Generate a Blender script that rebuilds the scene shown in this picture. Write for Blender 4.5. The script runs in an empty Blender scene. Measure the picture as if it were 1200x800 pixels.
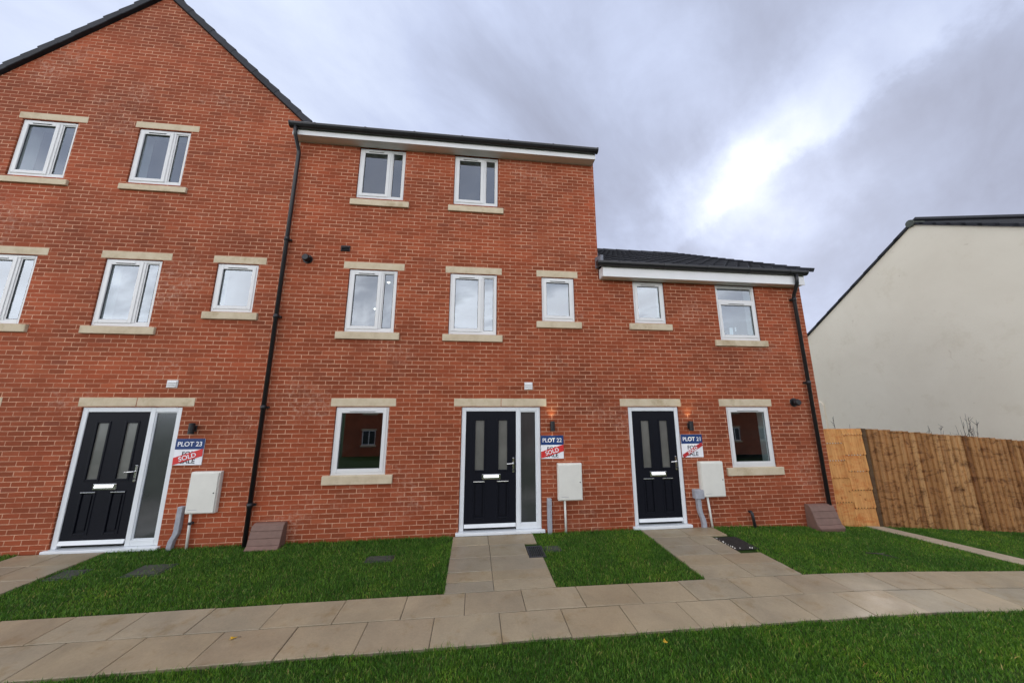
import bpy, bmesh, math, random
import numpy as np
from mathutils import Vector, Matrix
random.seed(7); rng = np.random.default_rng(7)
S = bpy.context.scene; COL = S.collection
R = math.radians

# ------------------------------------------------------------------ helpers
class MB:
    """collects shapes in world coordinates; build() links them as ONE mesh object"""
    def __init__(s): s.v = []; s.f = []; s.sm = []
    def poly(s, pts, smooth=False):
        n = len(s.v); s.v += [tuple(p) for p in pts]; s.f.append(tuple(range(n, n+len(pts)))); s.sm.append(smooth)
    def box(s, x0, x1, y0, y1, z0, z1):
        n = len(s.v)
        s.v += [(x0,y0,z0),(x1,y0,z0),(x1,y1,z0),(x0,y1,z0),(x0,y0,z1),(x1,y0,z1),(x1,y1,z1),(x0,y1,z1)]
        for q in ((0,3,2,1),(4,5,6,7),(0,1,5,4),(1,2,6,5),(2,3,7,6),(3,0,4,7)):
            s.f.append(tuple(n+i for i in q)); s.sm.append(False)
        return s
    def prism(s, pts, axis, a, b):
        """closed outline extruded along axis 'x','y' or 'z' from a to b; pts are the two other coordinates"""
        def P(p, t): return {'x':(t,p[0],p[1]), 'y':(p[0],t,p[1]), 'z':(p[0],p[1],t)}[axis]
        n = len(s.v); k = len(pts)
        s.v += [P(p,a) for p in pts] + [P(p,b) for p in pts]
        s.f.append(tuple(range(n,n+k))); s.f.append(tuple(range(n+2*k-1,n+k-1,-1))); s.sm += [False]*2
        for i in range(k):
            j = (i+1)%k; s.f.append((n+i,n+k+i,n+k+j,n+j)); s.sm.append(False)
        return s
    def tube(s, path, r, seg=12, caps=True):
        rr = r if isinstance(r,(list,tuple)) else [r]*len(path)
        P = [Vector(p) for p in path]; n = len(s.v); ref = None
        for i,p in enumerate(P):
            t = (P[min(i+1,len(P)-1)]-P[max(i-1,0)]).normalized()
            if ref is None: ref = Vector((1,0,0)) if abs(t.x)<.9 else Vector((0,1,0))
            a = (ref - t*ref.dot(t)).normalized(); b = t.cross(a); ref = a
            for k in range(seg):
                w = 2*math.pi*k/seg; s.v.append(tuple(p+a*math.cos(w)*rr[i]+b*math.sin(w)*rr[i]))
        for i in range(len(P)-1):
            for k in range(seg):
                k2 = (k+1)%seg
                s.f.append((n+i*seg+k,n+i*seg+k2,n+(i+1)*seg+k2,n+(i+1)*seg+k)); s.sm.append(True)
        if caps:
            s.f.append(tuple(n+k for k in range(seg-1,-1,-1))); s.sm.append(False)
            s.f.append(tuple(n+(len(P)-1)*seg+k for k in range(seg))); s.sm.append(False)
        return s
    def build(s, name, mat, parent=None, bevel=0, seg=1, recalc=True):
        off = wloc(parent); me = bpy.data.meshes.new(name)
        me.from_pydata([(v[0]-off[0],v[1]-off[1],v[2]-off[2]) for v in s.v], [], s.f)
        me.polygons.foreach_set('use_smooth', s.sm)
        bm = bmesh.new(); bm.from_mesh(me)
        if recalc: bmesh.ops.recalc_face_normals(bm, faces=bm.faces)
        if bevel:
            es = [e for e in bm.edges if len(e.link_faces)==2 and e.calc_face_angle(0)>.5]
            bmesh.ops.bevel(bm, geom=es, offset=bevel, segments=seg, affect='EDGES', profile=.5, clamp_overlap=True)
        uv = bm.loops.layers.uv.new('metres')
        for f in bm.faces:
            n = f.normal; a = max(range(3), key=lambda i: abs(n[i]))
            for l in f.loops:
                c = l.vert.co; X,Y,Z = c.x+off[0], c.y+off[1], c.z+off[2]
                l[uv].uv = (Y,Z) if a==0 else ((X,Z) if a==1 else (X,Y))
        bm.to_mesh(me); bm.free(); me.materials.append(mat)
        o = bpy.data.objects.new(name, me); COL.objects.link(o)
        if parent is not None: o.parent = parent
        return o
def wloc(o):
    v = Vector((0,0,0))
    while o is not None: v += o.location; o = o.parent
    return v
def tag(o, label, cat, group=None, kind=None):
    o['label'] = label; o['category'] = cat
    if group: o['group'] = group
    if kind: o['kind'] = kind
    return o
def thing(name, loc, label, cat, group=None):
    o = bpy.data.objects.new(name, None); COL.objects.link(o); o.location = loc; o.empty_display_size = .1
    return tag(o, label, cat, group)
def struct(o): o['kind'] = 'structure'; return o
def gz(X): return float(np.interp(X, [-20,1,3,4.5,5.2,6.5,8,10,12,16,30], [-.06,-.06,-.075,-.085,-.10,-.155,-.22,-.36,-.50,-.7,-.9]))

# ------------------------------------------------------------------ materials
class N:
    def __init__(s, name):
        s.m = bpy.data.materials.new(name); s.m.use_nodes = True; s.t = s.m.node_tree; s.t.nodes.clear()
        s.out = s.t.nodes.new('ShaderNodeOutputMaterial')
    def n(s, typ, **kw):
        o = s.t.nodes.new('ShaderNode'+typ)
        for k,v in kw.items():
            if k in o.inputs.keys() if isinstance(k,str) else False: pass
            setattr(o,k,v)
        return o
    def set(s, node, **kw):
        for k,v in kw.items(): node.inputs[k.replace('_',' ')].default_value = v
        return node
    def l(s, a, b): s.t.links.new(a,b)
    def noise(s, vec, scale, detail=4, rough=.55, dist=0):
        o = s.n('TexNoise'); o.inputs['Scale'].default_value = scale; o.inputs['Detail'].default_value = detail
        o.inputs['Roughness'].default_value = rough; o.inputs['Distortion'].default_value = dist
        if vec is not None: s.l(vec, o.inputs['Vector'])
        return o.outputs['Fac']
    def ramp(s, fac, stops, interp='LINEAR'):
        o = s.n('ValToRGB'); o.color_ramp.interpolation = interp; e = o.color_ramp.elements
        while len(e) < len(stops): e.new(.5)
        for i,(p,c) in enumerate(stops): e[i].position = p; e[i].color = c if len(c)==4 else (*c,1)
        s.l(fac, o.inputs['Fac']); return o.outputs['Color']
    def mix(s, fac, a, b, mode='MIX'):
        o = s.n('Mix'); o.data_type = 'RGBA'; o.blend_type = mode
        for sock,val in ((o.inputs[0],fac),(o.inputs[6],a),(o.inputs[7],b)):
            if hasattr(val,'is_linked'): s.l(val,sock)
            else: sock.default_value = val if not isinstance(val,tuple) or len(val)==4 else (*val,1)
        return o.outputs[2]
    def math(s, op, a, b=0, clamp=False):
        o = s.n('Math'); o.operation = op; o.use_clamp = clamp
        for i,val in enumerate((a,b)):
            if hasattr(val,'is_linked'): s.l(val,o.inputs[i])
            else: o.inputs[i].default_value = val
        return o.outputs[0]
    def bsdf(s, col, rough=.6, spec=.4, metal=0, bump=None, bstr=.3, bdist=.004, **kw):
        b = s.n('BsdfPrincipled')
        for k,val in (('Base Color',col),('Roughness',rough),('Specular IOR Level',spec),('Metallic',metal)):
            if hasattr(val,'is_linked'): s.l(val,b.inputs[k])
            else: b.inputs[k].default_value = (*val,1) if isinstance(val,tuple) and len(val)==3 else val
        for k,val in kw.items(): b.inputs[k].default_value = val
        if bump is not None:
            o = s.n('Bump'); o.inputs['Strength'].default_value = bstr; o.inputs['Distance'].default_value = bdist
            s.l(bump,o.inputs['Height']); s.l(o.outputs[0],b.inputs['Normal'])
        s.l(b.outputs[0], s.out.inputs['Surface']); return b
    def obj(s): return s.n('TexCoord').outputs['Object']
    def pos(s): return s.n('NewGeometry').outputs['Position']
    def rnd(s): return s.n('NewGeometry').outputs['Random Per Island']
    def uv(s): return s.n('TexCoord').outputs['UV']
def plain(name, col, rough=.5, var=.12, scale=6, metal=0, spec=.4, bump=0.0):
    k = N(name); f = k.noise(k.pos(), scale, 5, .6)
    lo = tuple(c*(1-var) for c in col); hi = tuple(min(1,c*(1+var)) for c in col)
    c = k.ramp(f, [(.3,lo),(.7,hi)])
    k.bsdf(c, rough, spec, metal, bump=k.noise(k.pos(), scale*12, 4) if bump else None, bstr=bump)
    return k.m

COURSE, BRICK = .0758, .2274
def brick_material():
    k = N('red_brick'); mp = k.n('Mapping'); mp.inputs['Location'].default_value = (10*BRICK+.03, 40*COURSE-2.186, 0)
    k.l(k.uv(), mp.inputs['Vector'])
    # slight waviness of the courses so that the joints are not ruled lines
    wob = k.n('TexNoise'); wob.inputs['Scale'].default_value = 9; wob.inputs['Detail'].default_value = 2; k.l(mp.outputs[0], wob.inputs['Vector'])
    vm = k.n('VectorMath'); vm.operation = 'SUBTRACT'; k.l(wob.outputs['Color'], vm.inputs[0]); vm.inputs[1].default_value = (.5,.5,.5)
    vs = k.n('VectorMath'); vs.operation = 'SCALE'; k.l(vm.outputs[0], vs.inputs[0]); vs.inputs['Scale'].default_value = .008
    va = k.n('VectorMath'); va.operation = 'ADD'; k.l(mp.outputs[0], va.inputs[0]); k.l(vs.outputs[0], va.inputs[1])
    b = k.n('TexBrick'); b.offset = .5; b.squash = 1
    k.set(b, Scale=1, Mortar_Size=.0066, Mortar_Smooth=.25, Bias=0, Brick_Width=BRICK, Row_Height=COURSE)
    b.inputs['Color1'].default_value = (0,0,0,1); b.inputs['Color2'].default_value = (1,1,1,1); b.inputs['Mortar'].default_value = (.5,.5,.5,1)
    k.l(va.outputs[0], b.inputs['Vector'])
    bc = k.ramp(b.outputs['Color'], [(0,(.212,.051,.020)),(.35,(.248,.056,.021)),(.7,(.278,.064,.025)),(.93,(.312,.080,.033)),(1,(.208,.053,.025))])
    grain = k.noise(k.uv(), 90, 6, .7)
    bc = k.mix(.5, bc, k.ramp(grain, [(.3,(.42,.42,.42)),(.7,(.62,.60,.58))]), 'OVERLAY')
    big = k.noise(k.uv(), .55, 5, .6, .4)
    bc = k.mix(.7, bc, k.ramp(big, [(.30,(.36,.37,.39)),(.5,(.5,.5,.5)),(.70,(.63,.56,.53))]), 'OVERLAY')
    mpb = k.n('Mapping'); mpb.inputs['Scale'].default_value = (.18,.9,1); k.l(k.uv(), mpb.inputs['Vector'])
    bc = k.mix(.6, bc, k.ramp(k.noise(mpb.outputs[0], 1.0, 3, .5), [(.34,(.37,.37,.38)),(.66,(.61,.60,.60))]), 'OVERLAY')
    mc = k.ramp(k.noise(k.uv(), 30, 4), [(.3,(.46,.235,.145)),(.7,(.66,.375,.245))])
    # mortar joints that are pointed flush and pale in some places, recessed and dull in others
    jn = k.ramp(k.noise(k.uv(), 2.6, 6, .68), [(.36,(.28,.28,.28)),(.60,(1,1,1))])
    fac = k.mix(1.0, b.outputs['Fac'], jn, 'MULTIPLY')
    c = k.mix(fac, bc, mc)
    # lime bloom in scattered patches
    bl = k.math('MULTIPLY', k.ramp(k.noise(k.uv(), .8, 3), [(.56,(0,0,0)),(.72,(1,1,1))]), k.ramp(k.noise(k.uv(), 14, 5, .7), [(.48,(0,0,0)),(.72,(.8,.8,.8))]))
    c = k.mix(bl, c, (.55,.36,.27))
    h = k.math('SUBTRACT', k.math('MULTIPLY', grain, .35), b.outputs['Fac'])
    k.bsdf(c, .85, .25, bump=h, bstr=.55, bdist=.006)
    return k.m
def stone_material():
    k = N('buff_stone'); f = k.noise(k.pos(), 5, 6, .6)
    c = k.ramp(f, [(.25,(.44,.36,.245)),(.5,(.55,.46,.325)),(.75,(.60,.52,.385))])
    s = k.ramp(k.noise(k.pos(), 1.6, 5, .7), [(.56,(1,1,1)),(.74,(.66,.60,.50))])
    k.bsdf(k.mix(1.0,c,s,'MULTIPLY'), .85, .25, bump=k.noise(k.pos(),120,4), bstr=.2, bdist=.002); return k.m
def paving_material():
    k = N('riven_paving'); r = k.rnd()
    c = k.ramp(r, [(0,(.265,.218,.145)),(.2,(.295,.238,.155)),(.4,(.265,.230,.165)),(.6,(.305,.252,.17)),(.8,(.28,.222,.145)),(1,(.255,.225,.168))])
    big = k.ramp(k.noise(k.pos(), 1.5, 5, .65, .6), [(.3,(.40,.40,.40)),(.7,(.60,.59,.57))])
    c = k.mix(.8, c, big, 'OVERLAY')
    st = k.ramp(k.noise(k.pos(), 4.5, 5, .7), [(.55,(1,1,1)),(.72,(.82,.74,.60))]); c = k.mix(1.0, c, st, 'MULTIPLY')
    sp = k.ramp(k.noise(k.pos(), 55, 4, .7), [(.3,(.43,.43,.43)),(.7,(.57,.57,.57))]); c = k.mix(.7, c, sp, 'OVERLAY')
    h = k.math('ADD', k.noise(k.pos(), 9, 5, .6), k.math('MULTIPLY', k.noise(k.pos(),80,3), .25))
    rg = k.ramp(k.noise(k.pos(), 2.2, 4), [(.35,(.36,.36,.36)),(.7,(.68,.68,.68))])
    k.bsdf(c, rg, .4, bump=h, bstr=.35, bdist=.006); return k.m
def ground_material():
    k = N('turf_soil')
    f = k.noise(k.pos(), 3, 6, .65); g = k.noise(k.pos(), 60, 4, .7)
    c = k.ramp(f, [(.3,(.020,.042,.009)),(.55,(.034,.060,.013)),(.8,(.070,.070,.028))])
    c = k.mix(.7, c, k.ramp(g, [(.3,(.35,.35,.35)),(.7,(.6,.6,.6))]), 'OVERLAY')
    k.bsdf(c, .95, .1, bump=g, bstr=.7, bdist=.02); return k.m
def grass_material():
    k = N('grass_blade'); r = k.rnd()
    c = k.ramp(r, [(0,(.036,.108,.011)),(.35,(.065,.180,.016)),(.7,(.105,.245,.026)),(.93,(.18,.31,.045)),(1,(.37,.31,.12))])
    p = k.ramp(k.noise(k.pos(), 1.1, 4, .6), [(.28,(.30,.36,.32)),(.5,(.5,.5,.48)),(.70,(.74,.63,.50))]); c = k.mix(1.0, c, p, 'OVERLAY')
    p2 = k.ramp(k.noise(k.pos(), 5.5, 4, .6), [(.34,(.36,.40,.36)),(.55,(.5,.5,.5)),(.74,(.68,.60,.52))]); c = k.mix(.8, c, p2, 'OVERLAY')
    b = k.bsdf(c, .5, .3); tr = k.n('BsdfTranslucent'); k.l(c, tr.inputs[0]); m = k.n('MixShader'); m.inputs[0].default_value = .3
    k.l(b.outputs[0], m.inputs[1]); k.l(tr.outputs[0], m.inputs[2]); k.l(m.outputs[0], k.out.inputs['Surface']); return k.m
def glass_material(name, refl=.14, rough=0.0, tint=(.80,.86,.86), body=None):
    k = N(name); gl = k.n('BsdfGlossy'); gl.inputs['Roughness'].default_value = rough; gl.inputs['Color'].default_value = (.84,.91,1,1)
    if body is None:
        tr = k.n('BsdfTransparent'); tr.inputs[0].default_value = (*tint,1); base = tr.outputs[0]
    else:
        d = k.n('BsdfDiffuse'); base = d.outputs[0]
        f = k.noise(k.pos(), 2.0, 3); k.l(k.ramp(f, [(.3,tuple(x*.8 for x in body)),(.7,tuple(x*1.2 for x in body))]), d.inputs[0])
    bp = k.n('Bump'); bp.inputs['Strength'].default_value = .03; bp.inputs['Distance'].default_value = .01
    k.l(k.noise(k.pos(), 1.4, 2), bp.inputs['Height']); k.l(bp.outputs[0], gl.inputs['Normal'])
    fr = k.n('Fresnel'); fr.inputs['IOR'].default_value = 1.5
    fac = k.math('MINIMUM', k.math('ADD', fr.outputs[0], refl-.04), 1.0)
    fac = k.math('MULTIPLY', fac, k.math('SUBTRACT', 1.0, k.n('NewGeometry').outputs['Backfacing']))
    m = k.n('MixShader'); k.l(fac, m.inputs[0]); k.l(base, m.inputs[1]); k.l(gl.outputs[0], m.inputs[2]); k.l(m.outputs[0], k.out.inputs['Surface'])
    return k.m
def wood_material(name, cols, dark=.5, grain=(30,30,2)):
    k = N(name); mp = k.n('Mapping'); mp.inputs['Scale'].default_value = grain; k.l(k.pos(), mp.inputs['Vector'])
    g = k.noise(mp.outputs[0], 1, 6, .65, .8)
    c = k.ramp(k.rnd(), [(i/(len(cols)-1),c) for i,c in enumerate(cols)])
    c = k.mix(.75, c, k.ramp(g, [(.3,(.30,.29,.28)),(.7,(.60,.60,.60))]), 'OVERLAY')
    # knots and damp stains
    st = k.ramp(k.noise(k.pos(), 2.6, 6, .75, .5), [(.54,(1,1,1)),(.70,(dark,dark*.82,dark*.72))]); c = k.mix(1.0, c, st, 'MULTIPLY')
    m2 = k.n('Mapping'); m2.inputs['Scale'].default_value = (3.2,3.2,9); k.l(k.pos(), m2.inputs['Vector'])
    sb = k.ramp(k.noise(m2.outputs[0], 1, 6, .75, 1.0), [(.50,(1,1,1)),(.64,(dark,dark*.72,dark*.6))]); c = k.mix(1.0, c, sb, 'MULTIPLY')
    kn = k.ramp(k.noise(k.pos(), 13, 3, .5), [(.66,(1,1,1)),(.74,(.45,.34,.27))]); c = k.mix(1.0, c, kn, 'MULTIPLY')
    k.bsdf(c, .8, .25, bump=g, bstr=.3, bdist=.003); return k.m
def render_material():
    k = N('cream_render'); f = k.noise(k.pos(), .35, 6, .65, .3)
    c = k.ramp(f, [(.3,(.73,.67,.545)),(.7,(.82,.765,.635))])
    st = k.ramp(k.noise(k.pos(), 1.3, 6, .72), [(.56,(1,1,1)),(.78,(.89,.87,.83))]); c = k.mix(1.0, c, st, 'MULTIPLY')
    sp = k.ramp(k.noise(k.pos(), 2.2, 3, .5, 1.5), [(.70,(1,1,1)),(.76,(.84,.81,.77))]); c = k.mix(1.0, c, sp, 'MULTIPLY')
    k.bsdf(c, .9, .2, bump=k.noise(k.pos(),25,5), bstr=.25, bdist=.01); return k.m
def tile_material():
    k = N('slate_grey_tile'); c = k.ramp(k.rnd(), [(0,(.014,.015,.020)),(1,(.024,.026,.034))])
    st = k.ramp(k.noise(k.pos(), 3, 5, .7), [(.4,(.42,.42,.42)),(.75,(.62,.62,.60))]); c = k.mix(.8, c, st, 'OVERLAY')
    k.bsdf(c, .65, .35, bump=k.noise(k.pos(),60,4), bstr=.3); return k.m
M = dict(
    brick=brick_material(), stone=stone_material(), paving=paving_material(), ground=ground_material(), grass=grass_material(),
    upvc=plain('white_upvc',(.67,.67,.665),.35,.03,3), upvc_door=plain('white_door_frame',(.70,.73,.75),.35,.04,3),
    gasket=plain('black_gasket',(.03,.03,.035),.6), white_board=plain('white_board',(.72,.72,.72),.45,.04,2),
    black=plain('black_plastic',(.016,.016,.018),.38,.2,8), mastic=plain('grey_mastic',(.36,.27,.20),.9,.12,20),
    door=plain('navy_black_door',(.0055,.0065,.011),.45,.15,40,bump=.05,spec=.13), chrome=plain('chrome',(.80,.80,.80),.18,.05,20,metal=1),
    galv=plain('grey_plastic_duct',(.32,.33,.365),.55,.15,14), boxwhite=plain('cream_plastic',(.68,.67,.61),.45,.05,4),
    brownbox=plain('brown_plastic',(.17,.098,.076),.6,.12,12), tile=tile_material(), flash=plain('lead_flashing',(.16,.17,.20),.6,.2,8),
    glass=glass_material('window_glass',.21), frosted=glass_material('obscured_glass',.10,.16,body=(.040,.042,.042)),
    frost_pale=glass_material('frosted_glass',.08,.22,body=(.125,.125,.112)),
    plaster=plain('plaster_wall',(.50,.51,.52),.9,.04,1.5), shaded_plaster=plain('shaded_plaster_wall',(.07,.075,.085),.9,.04,1.5), carpet=plain('interior_floor',(.25,.22,.2),.9,.1,8),  # second plaster is a dark copy: room shade put into its colour
    blue=plain('sign_blue',(.006,.036,.15),.4,.05,5), red=plain('sign_red',(.58,.030,.030),.4,.06,5), darkred=plain('sign_dark_red',(.42,.022,.026),.4,.1,15),
    signwhite=plain('sign_white',(.78,.79,.82),.4,.04,5), ink=plain('sign_ink',(.015,.016,.03),.5,.05,5),
    fence=wood_material('fence_board',[(.24,.105,.036),(.38,.19,.070),(.53,.30,.125),(.31,.145,.053),(.46,.245,.096),(.36,.172,.063)],.34),
    gate=wood_material('fresh_gate_board',[(.58,.285,.092),(.62,.32,.11),(.54,.262,.085)],.9), post=wood_material('fence_post',[(.085,.048,.026),(.10,.06,.03)],.6),
    cream=render_material(), soil=plain('wet_soil',(.016,.014,.013),.8,.5,30,bump=.8), iron=plain('cast_iron',(.030,.031,.038),.5,.3,20,bump=.3),
    cover=plain('worn_cover',(.045,.048,.042),.75,.3,12,bump=.5), joint=plain('sandy_joint',(.10,.085,.065),.95,.3,20,bump=.5), twig=plain('bare_twig',(.055,.045,.042),.8,.3,10),
    leaf=plain('yellow_leaf',(.55,.33,.02),.6,.25,40), concrete=plain('pale_concrete',(.33,.27,.19),.85,.15,5,bump=.3),
    asphalt=plain('asphalt',(.05,.05,.052),.9,.2,6,bump=.3), moss=plain('mossy_cap',(.075,.085,.072),.8,.3,10), wasbox=plain('dark_card',(.03,.03,.035),.6,.3,30))
def emit(name, col, strength):
    k = N(name); e = k.n('Emission'); e.inputs[0].default_value = (*col,1); e.inputs[1].default_value = strength
    k.l(e.outputs[0], k.out.inputs['Surface']); return k.m
M['warm'] = emit('warm_lamp',(1,.62,.25),6)
M['downlight'] = emit('ceiling_downlight',(1,.93,.82),9)

# ------------------------------------------------------------------ camera
C = Vector((0,-6.2013,2.1622)); yaw,pitch,roll = R(6.3682),R(10.7393),R(.0407)
fw = Vector((math.sin(yaw)*math.cos(pitch),math.cos(yaw)*math.cos(pitch),math.sin(pitch)))
rt = Vector((math.cos(yaw),-math.sin(yaw),0)); up = rt.cross(fw)
r2 = rt*math.cos(roll)+up*math.sin(roll); u2 = -rt*math.sin(roll)+up*math.cos(roll)
cam = bpy.data.cameras.new('camera'); co = bpy.data.objects.new('camera',cam); COL.objects.link(co)
co.matrix_world = Matrix(((r2.x,u2.x,-fw.x,C.x),(r2.y,u2.y,-fw.y,C.y),(r2.z,u2.z,-fw.z,C.z),(0,0,0,1)))
cam.sensor_width = 36; cam.sensor_fit = 'HORIZONTAL'; cam.lens = 384.463*36/1200; cam.clip_start = .05; cam.clip_end = 3000
S.camera = co

# ------------------------------------------------------------------ sky and sun
SUN_AZ, SUN_EL = R(46.9), R(28.2)        # bright gap in the cloud, behind the houses to the right
W = bpy.data.worlds.new('World'); S.world = W; W.use_nodes = True; nt = W.node_tree; nt.nodes.clear()
class WN(N):
    def __init__(s): s.t = nt; s.out = nt.nodes.new('ShaderNodeOutputWorld')
k = WN()
sky = k.n('TexSky'); sky.sky_type = 'NISHITA'; sky.sun_disc = False; sky.sun_elevation = SUN_EL; sky.sun_rotation = SUN_AZ
bg1 = k.n('Background'); bg1.inputs[1].default_value = .1; k.l(sky.outputs[0], bg1.inputs[0])
d = k.n('TexCoord').outputs['Generated']
sep = k.n('SeparateXYZ'); k.l(d, sep.inputs[0]); sx,sy,sz = sep.outputs
den = k.math('ADD', k.math('MAXIMUM', sz, 0), .42)
px_, py_ = k.math('DIVIDE', sx, den), k.math('DIVIDE', sy, den)
# clouds drawn out along one direction
ca, sa = math.cos(R(35)), math.sin(R(35))
qx = k.math('ADD', k.math('MULTIPLY', px_, ca), k.math('MULTIPLY', py_, sa)); qy = k.math('SUBTRACT', k.math('MULTIPLY', py_, ca), k.math('MULTIPLY', px_, sa))
cb = k.n('CombineXYZ'); k.l(k.math('MULTIPLY', qx, .55), cb.inputs[0]); k.l(qy, cb.inputs[1]); cb.inputs[2].default_value = 3.7
n1 = k.noise(cb.outputs[0], 1.35, 8, .56, .35); n2 = k.noise(cb.outputs[0], 4.2, 8, .6, .3)
dens = k.math('ADD', k.math('MULTIPLY', n1, .62), k.math('MULTIPLY', n2, .38))
def dot(v):
    o = k.n('VectorMath'); o.operation = 'DOT_PRODUCT'; k.l(d, o.inputs[0]); o.inputs[1].default_value = tuple(Vector(v).normalized()); return o.outputs['Value']
wp = k.n('TexNoise'); wp.inputs['Scale'].default_value = 5.5; wp.inputs['Detail'].default_value = 7; wp.inputs['Roughness'].default_value = .6; k.l(d, wp.inputs['Vector'])
wa = k.n('VectorMath'); wa.operation = 'SUBTRACT'; k.l(wp.outputs['Color'], wa.inputs[0]); wa.inputs[1].default_value = (.5,.5,.5)
wb_ = k.n('VectorMath'); wb_.operation = 'SCALE'; k.l(wa.outputs[0], wb_.inputs[0]); wb_.inputs['Scale'].default_value = .22
wc = k.n('VectorMath'); wc.operation = 'ADD'; k.l(d, wc.inputs[0]); k.l(wb_.outputs[0], wc.inputs[1])
wd = k.n('VectorMath'); wd.operation = 'NORMALIZE'; k.l(wc.outputs[0], wd.inputs[0])
def lobe(v, p):
    o = k.n('VectorMath'); o.operation = 'DOT_PRODUCT'; k.l(wd.outputs[0], o.inputs[0]); o.inputs[1].default_value = tuple(Vector(v).normalized())
    return k.math('POWER', k.math('MAXIMUM', o.outputs['Value'], 0), p)
def vray(x, y): return fw + rt*((x-600)/384.463) - up*((y-400)/384.463)
sd = Vector((math.sin(SUN_AZ)*math.cos(SUN_EL), math.cos(SUN_AZ)*math.cos(SUN_EL), math.sin(SUN_EL)))
# cloud cover: a thin gap near the sun with a streak running up from it, thick cloud right of and above it, thin cloud to the left
sa_, sb_ = vray(780,294).normalized(), vray(1040,85).normalized(); nrm = sb_.cross(sa_).normalized()
if nrm.dot(vray(1080,250)) < 0: nrm = -nrm
ds = k.n('VectorMath'); ds.operation = 'DOT_PRODUCT'; k.l(wd.outputs[0], ds.inputs[0]); ds.inputs[1].default_value = tuple(nrm)
side = ds.outputs['Value']                      # signed distance to the right of the break in the cloud
def smooth(v, a, b):
    o = k.n('MapRange'); o.interpolation_type = 'SMOOTHSTEP'; k.l(v, o.inputs[0]); o.inputs[1].default_value = a; o.inputs[2].default_value = b; return o.outputs[0]
bump_ = k.math('MULTIPLY', smooth(side, -.20, -.01), k.math('SUBTRACT', 1.0, smooth(side, -.005, .045)))
gap = k.math('ADD', k.math('MULTIPLY', lobe(vray(868,243), 130), .85), k.math('MULTIPLY', k.math('MULTIPLY', bump_, lobe(vray(900,205), 12)), .50))
thick = k.math('ADD', k.math('MULTIPLY', smooth(side, .0, .10), lobe(vray(1075,190), 20)), k.math('MULTIPLY', lobe(vray(850,20), 9), .75))
thick = k.math('ADD', thick, k.math('MULTIPLY', lobe(vray(720,215), 40), .35))
thin = k.math('ADD', lobe(vray(330,60), 10), k.math('MULTIPLY', lobe(vray(860,350), 18), .7))
thin = k.math('ADD', thin, k.math('MULTIPLY', lobe(vray(60,-10), 6), .6))
dens = k.math('SUBTRACT', k.math('ADD', dens, k.math('MULTIPLY', thick, .13)), k.math('ADD', k.math('MULTIPLY', gap, .30), k.math('MULTIPLY', thin, .085)))
cc = k.ramp(dens, [(.20,(.97,1.02,1.12)),(.32,(.75,.83,1.02)),(.44,(.59,.66,.87)),(.54,(.475,.525,.69)),(.66,(.39,.42,.545))])
# low sky behind the photographer gets added brightness for the house fronts, fading upwards
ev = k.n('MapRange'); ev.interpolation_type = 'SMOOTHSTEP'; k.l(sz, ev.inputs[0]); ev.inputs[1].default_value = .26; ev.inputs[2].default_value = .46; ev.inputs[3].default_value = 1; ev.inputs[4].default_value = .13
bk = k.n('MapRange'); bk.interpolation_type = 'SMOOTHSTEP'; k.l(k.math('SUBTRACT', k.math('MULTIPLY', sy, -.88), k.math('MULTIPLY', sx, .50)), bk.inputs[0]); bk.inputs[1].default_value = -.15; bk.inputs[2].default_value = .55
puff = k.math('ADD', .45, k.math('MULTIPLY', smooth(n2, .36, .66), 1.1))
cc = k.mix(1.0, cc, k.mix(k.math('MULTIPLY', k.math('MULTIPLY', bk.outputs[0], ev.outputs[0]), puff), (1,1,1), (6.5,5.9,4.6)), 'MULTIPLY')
# overhead, out of the picture, added brightness sends light straight down
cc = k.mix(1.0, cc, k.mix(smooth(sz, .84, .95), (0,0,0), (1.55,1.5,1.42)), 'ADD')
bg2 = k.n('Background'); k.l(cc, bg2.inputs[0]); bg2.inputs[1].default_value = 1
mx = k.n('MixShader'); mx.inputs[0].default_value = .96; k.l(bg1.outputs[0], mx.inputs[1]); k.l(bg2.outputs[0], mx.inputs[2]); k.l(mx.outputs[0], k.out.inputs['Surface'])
sl = bpy.data.lights.new('sun','SUN'); sl.energy = .6; sl.angle = R(15); sl.color = (1,.95,.88)
so = bpy.data.objects.new('sun',sl); COL.objects.link(so); so.rotation_euler = (-sd).to_track_quat('-Z','Y').to_euler(); so.location = (20,20,20)
vs = S.view_settings; vs.view_transform = 'Standard'; vs.look = 'None'; vs.gamma = 1; vs.use_curve_mapping = False; vs.exposure = .1

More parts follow.
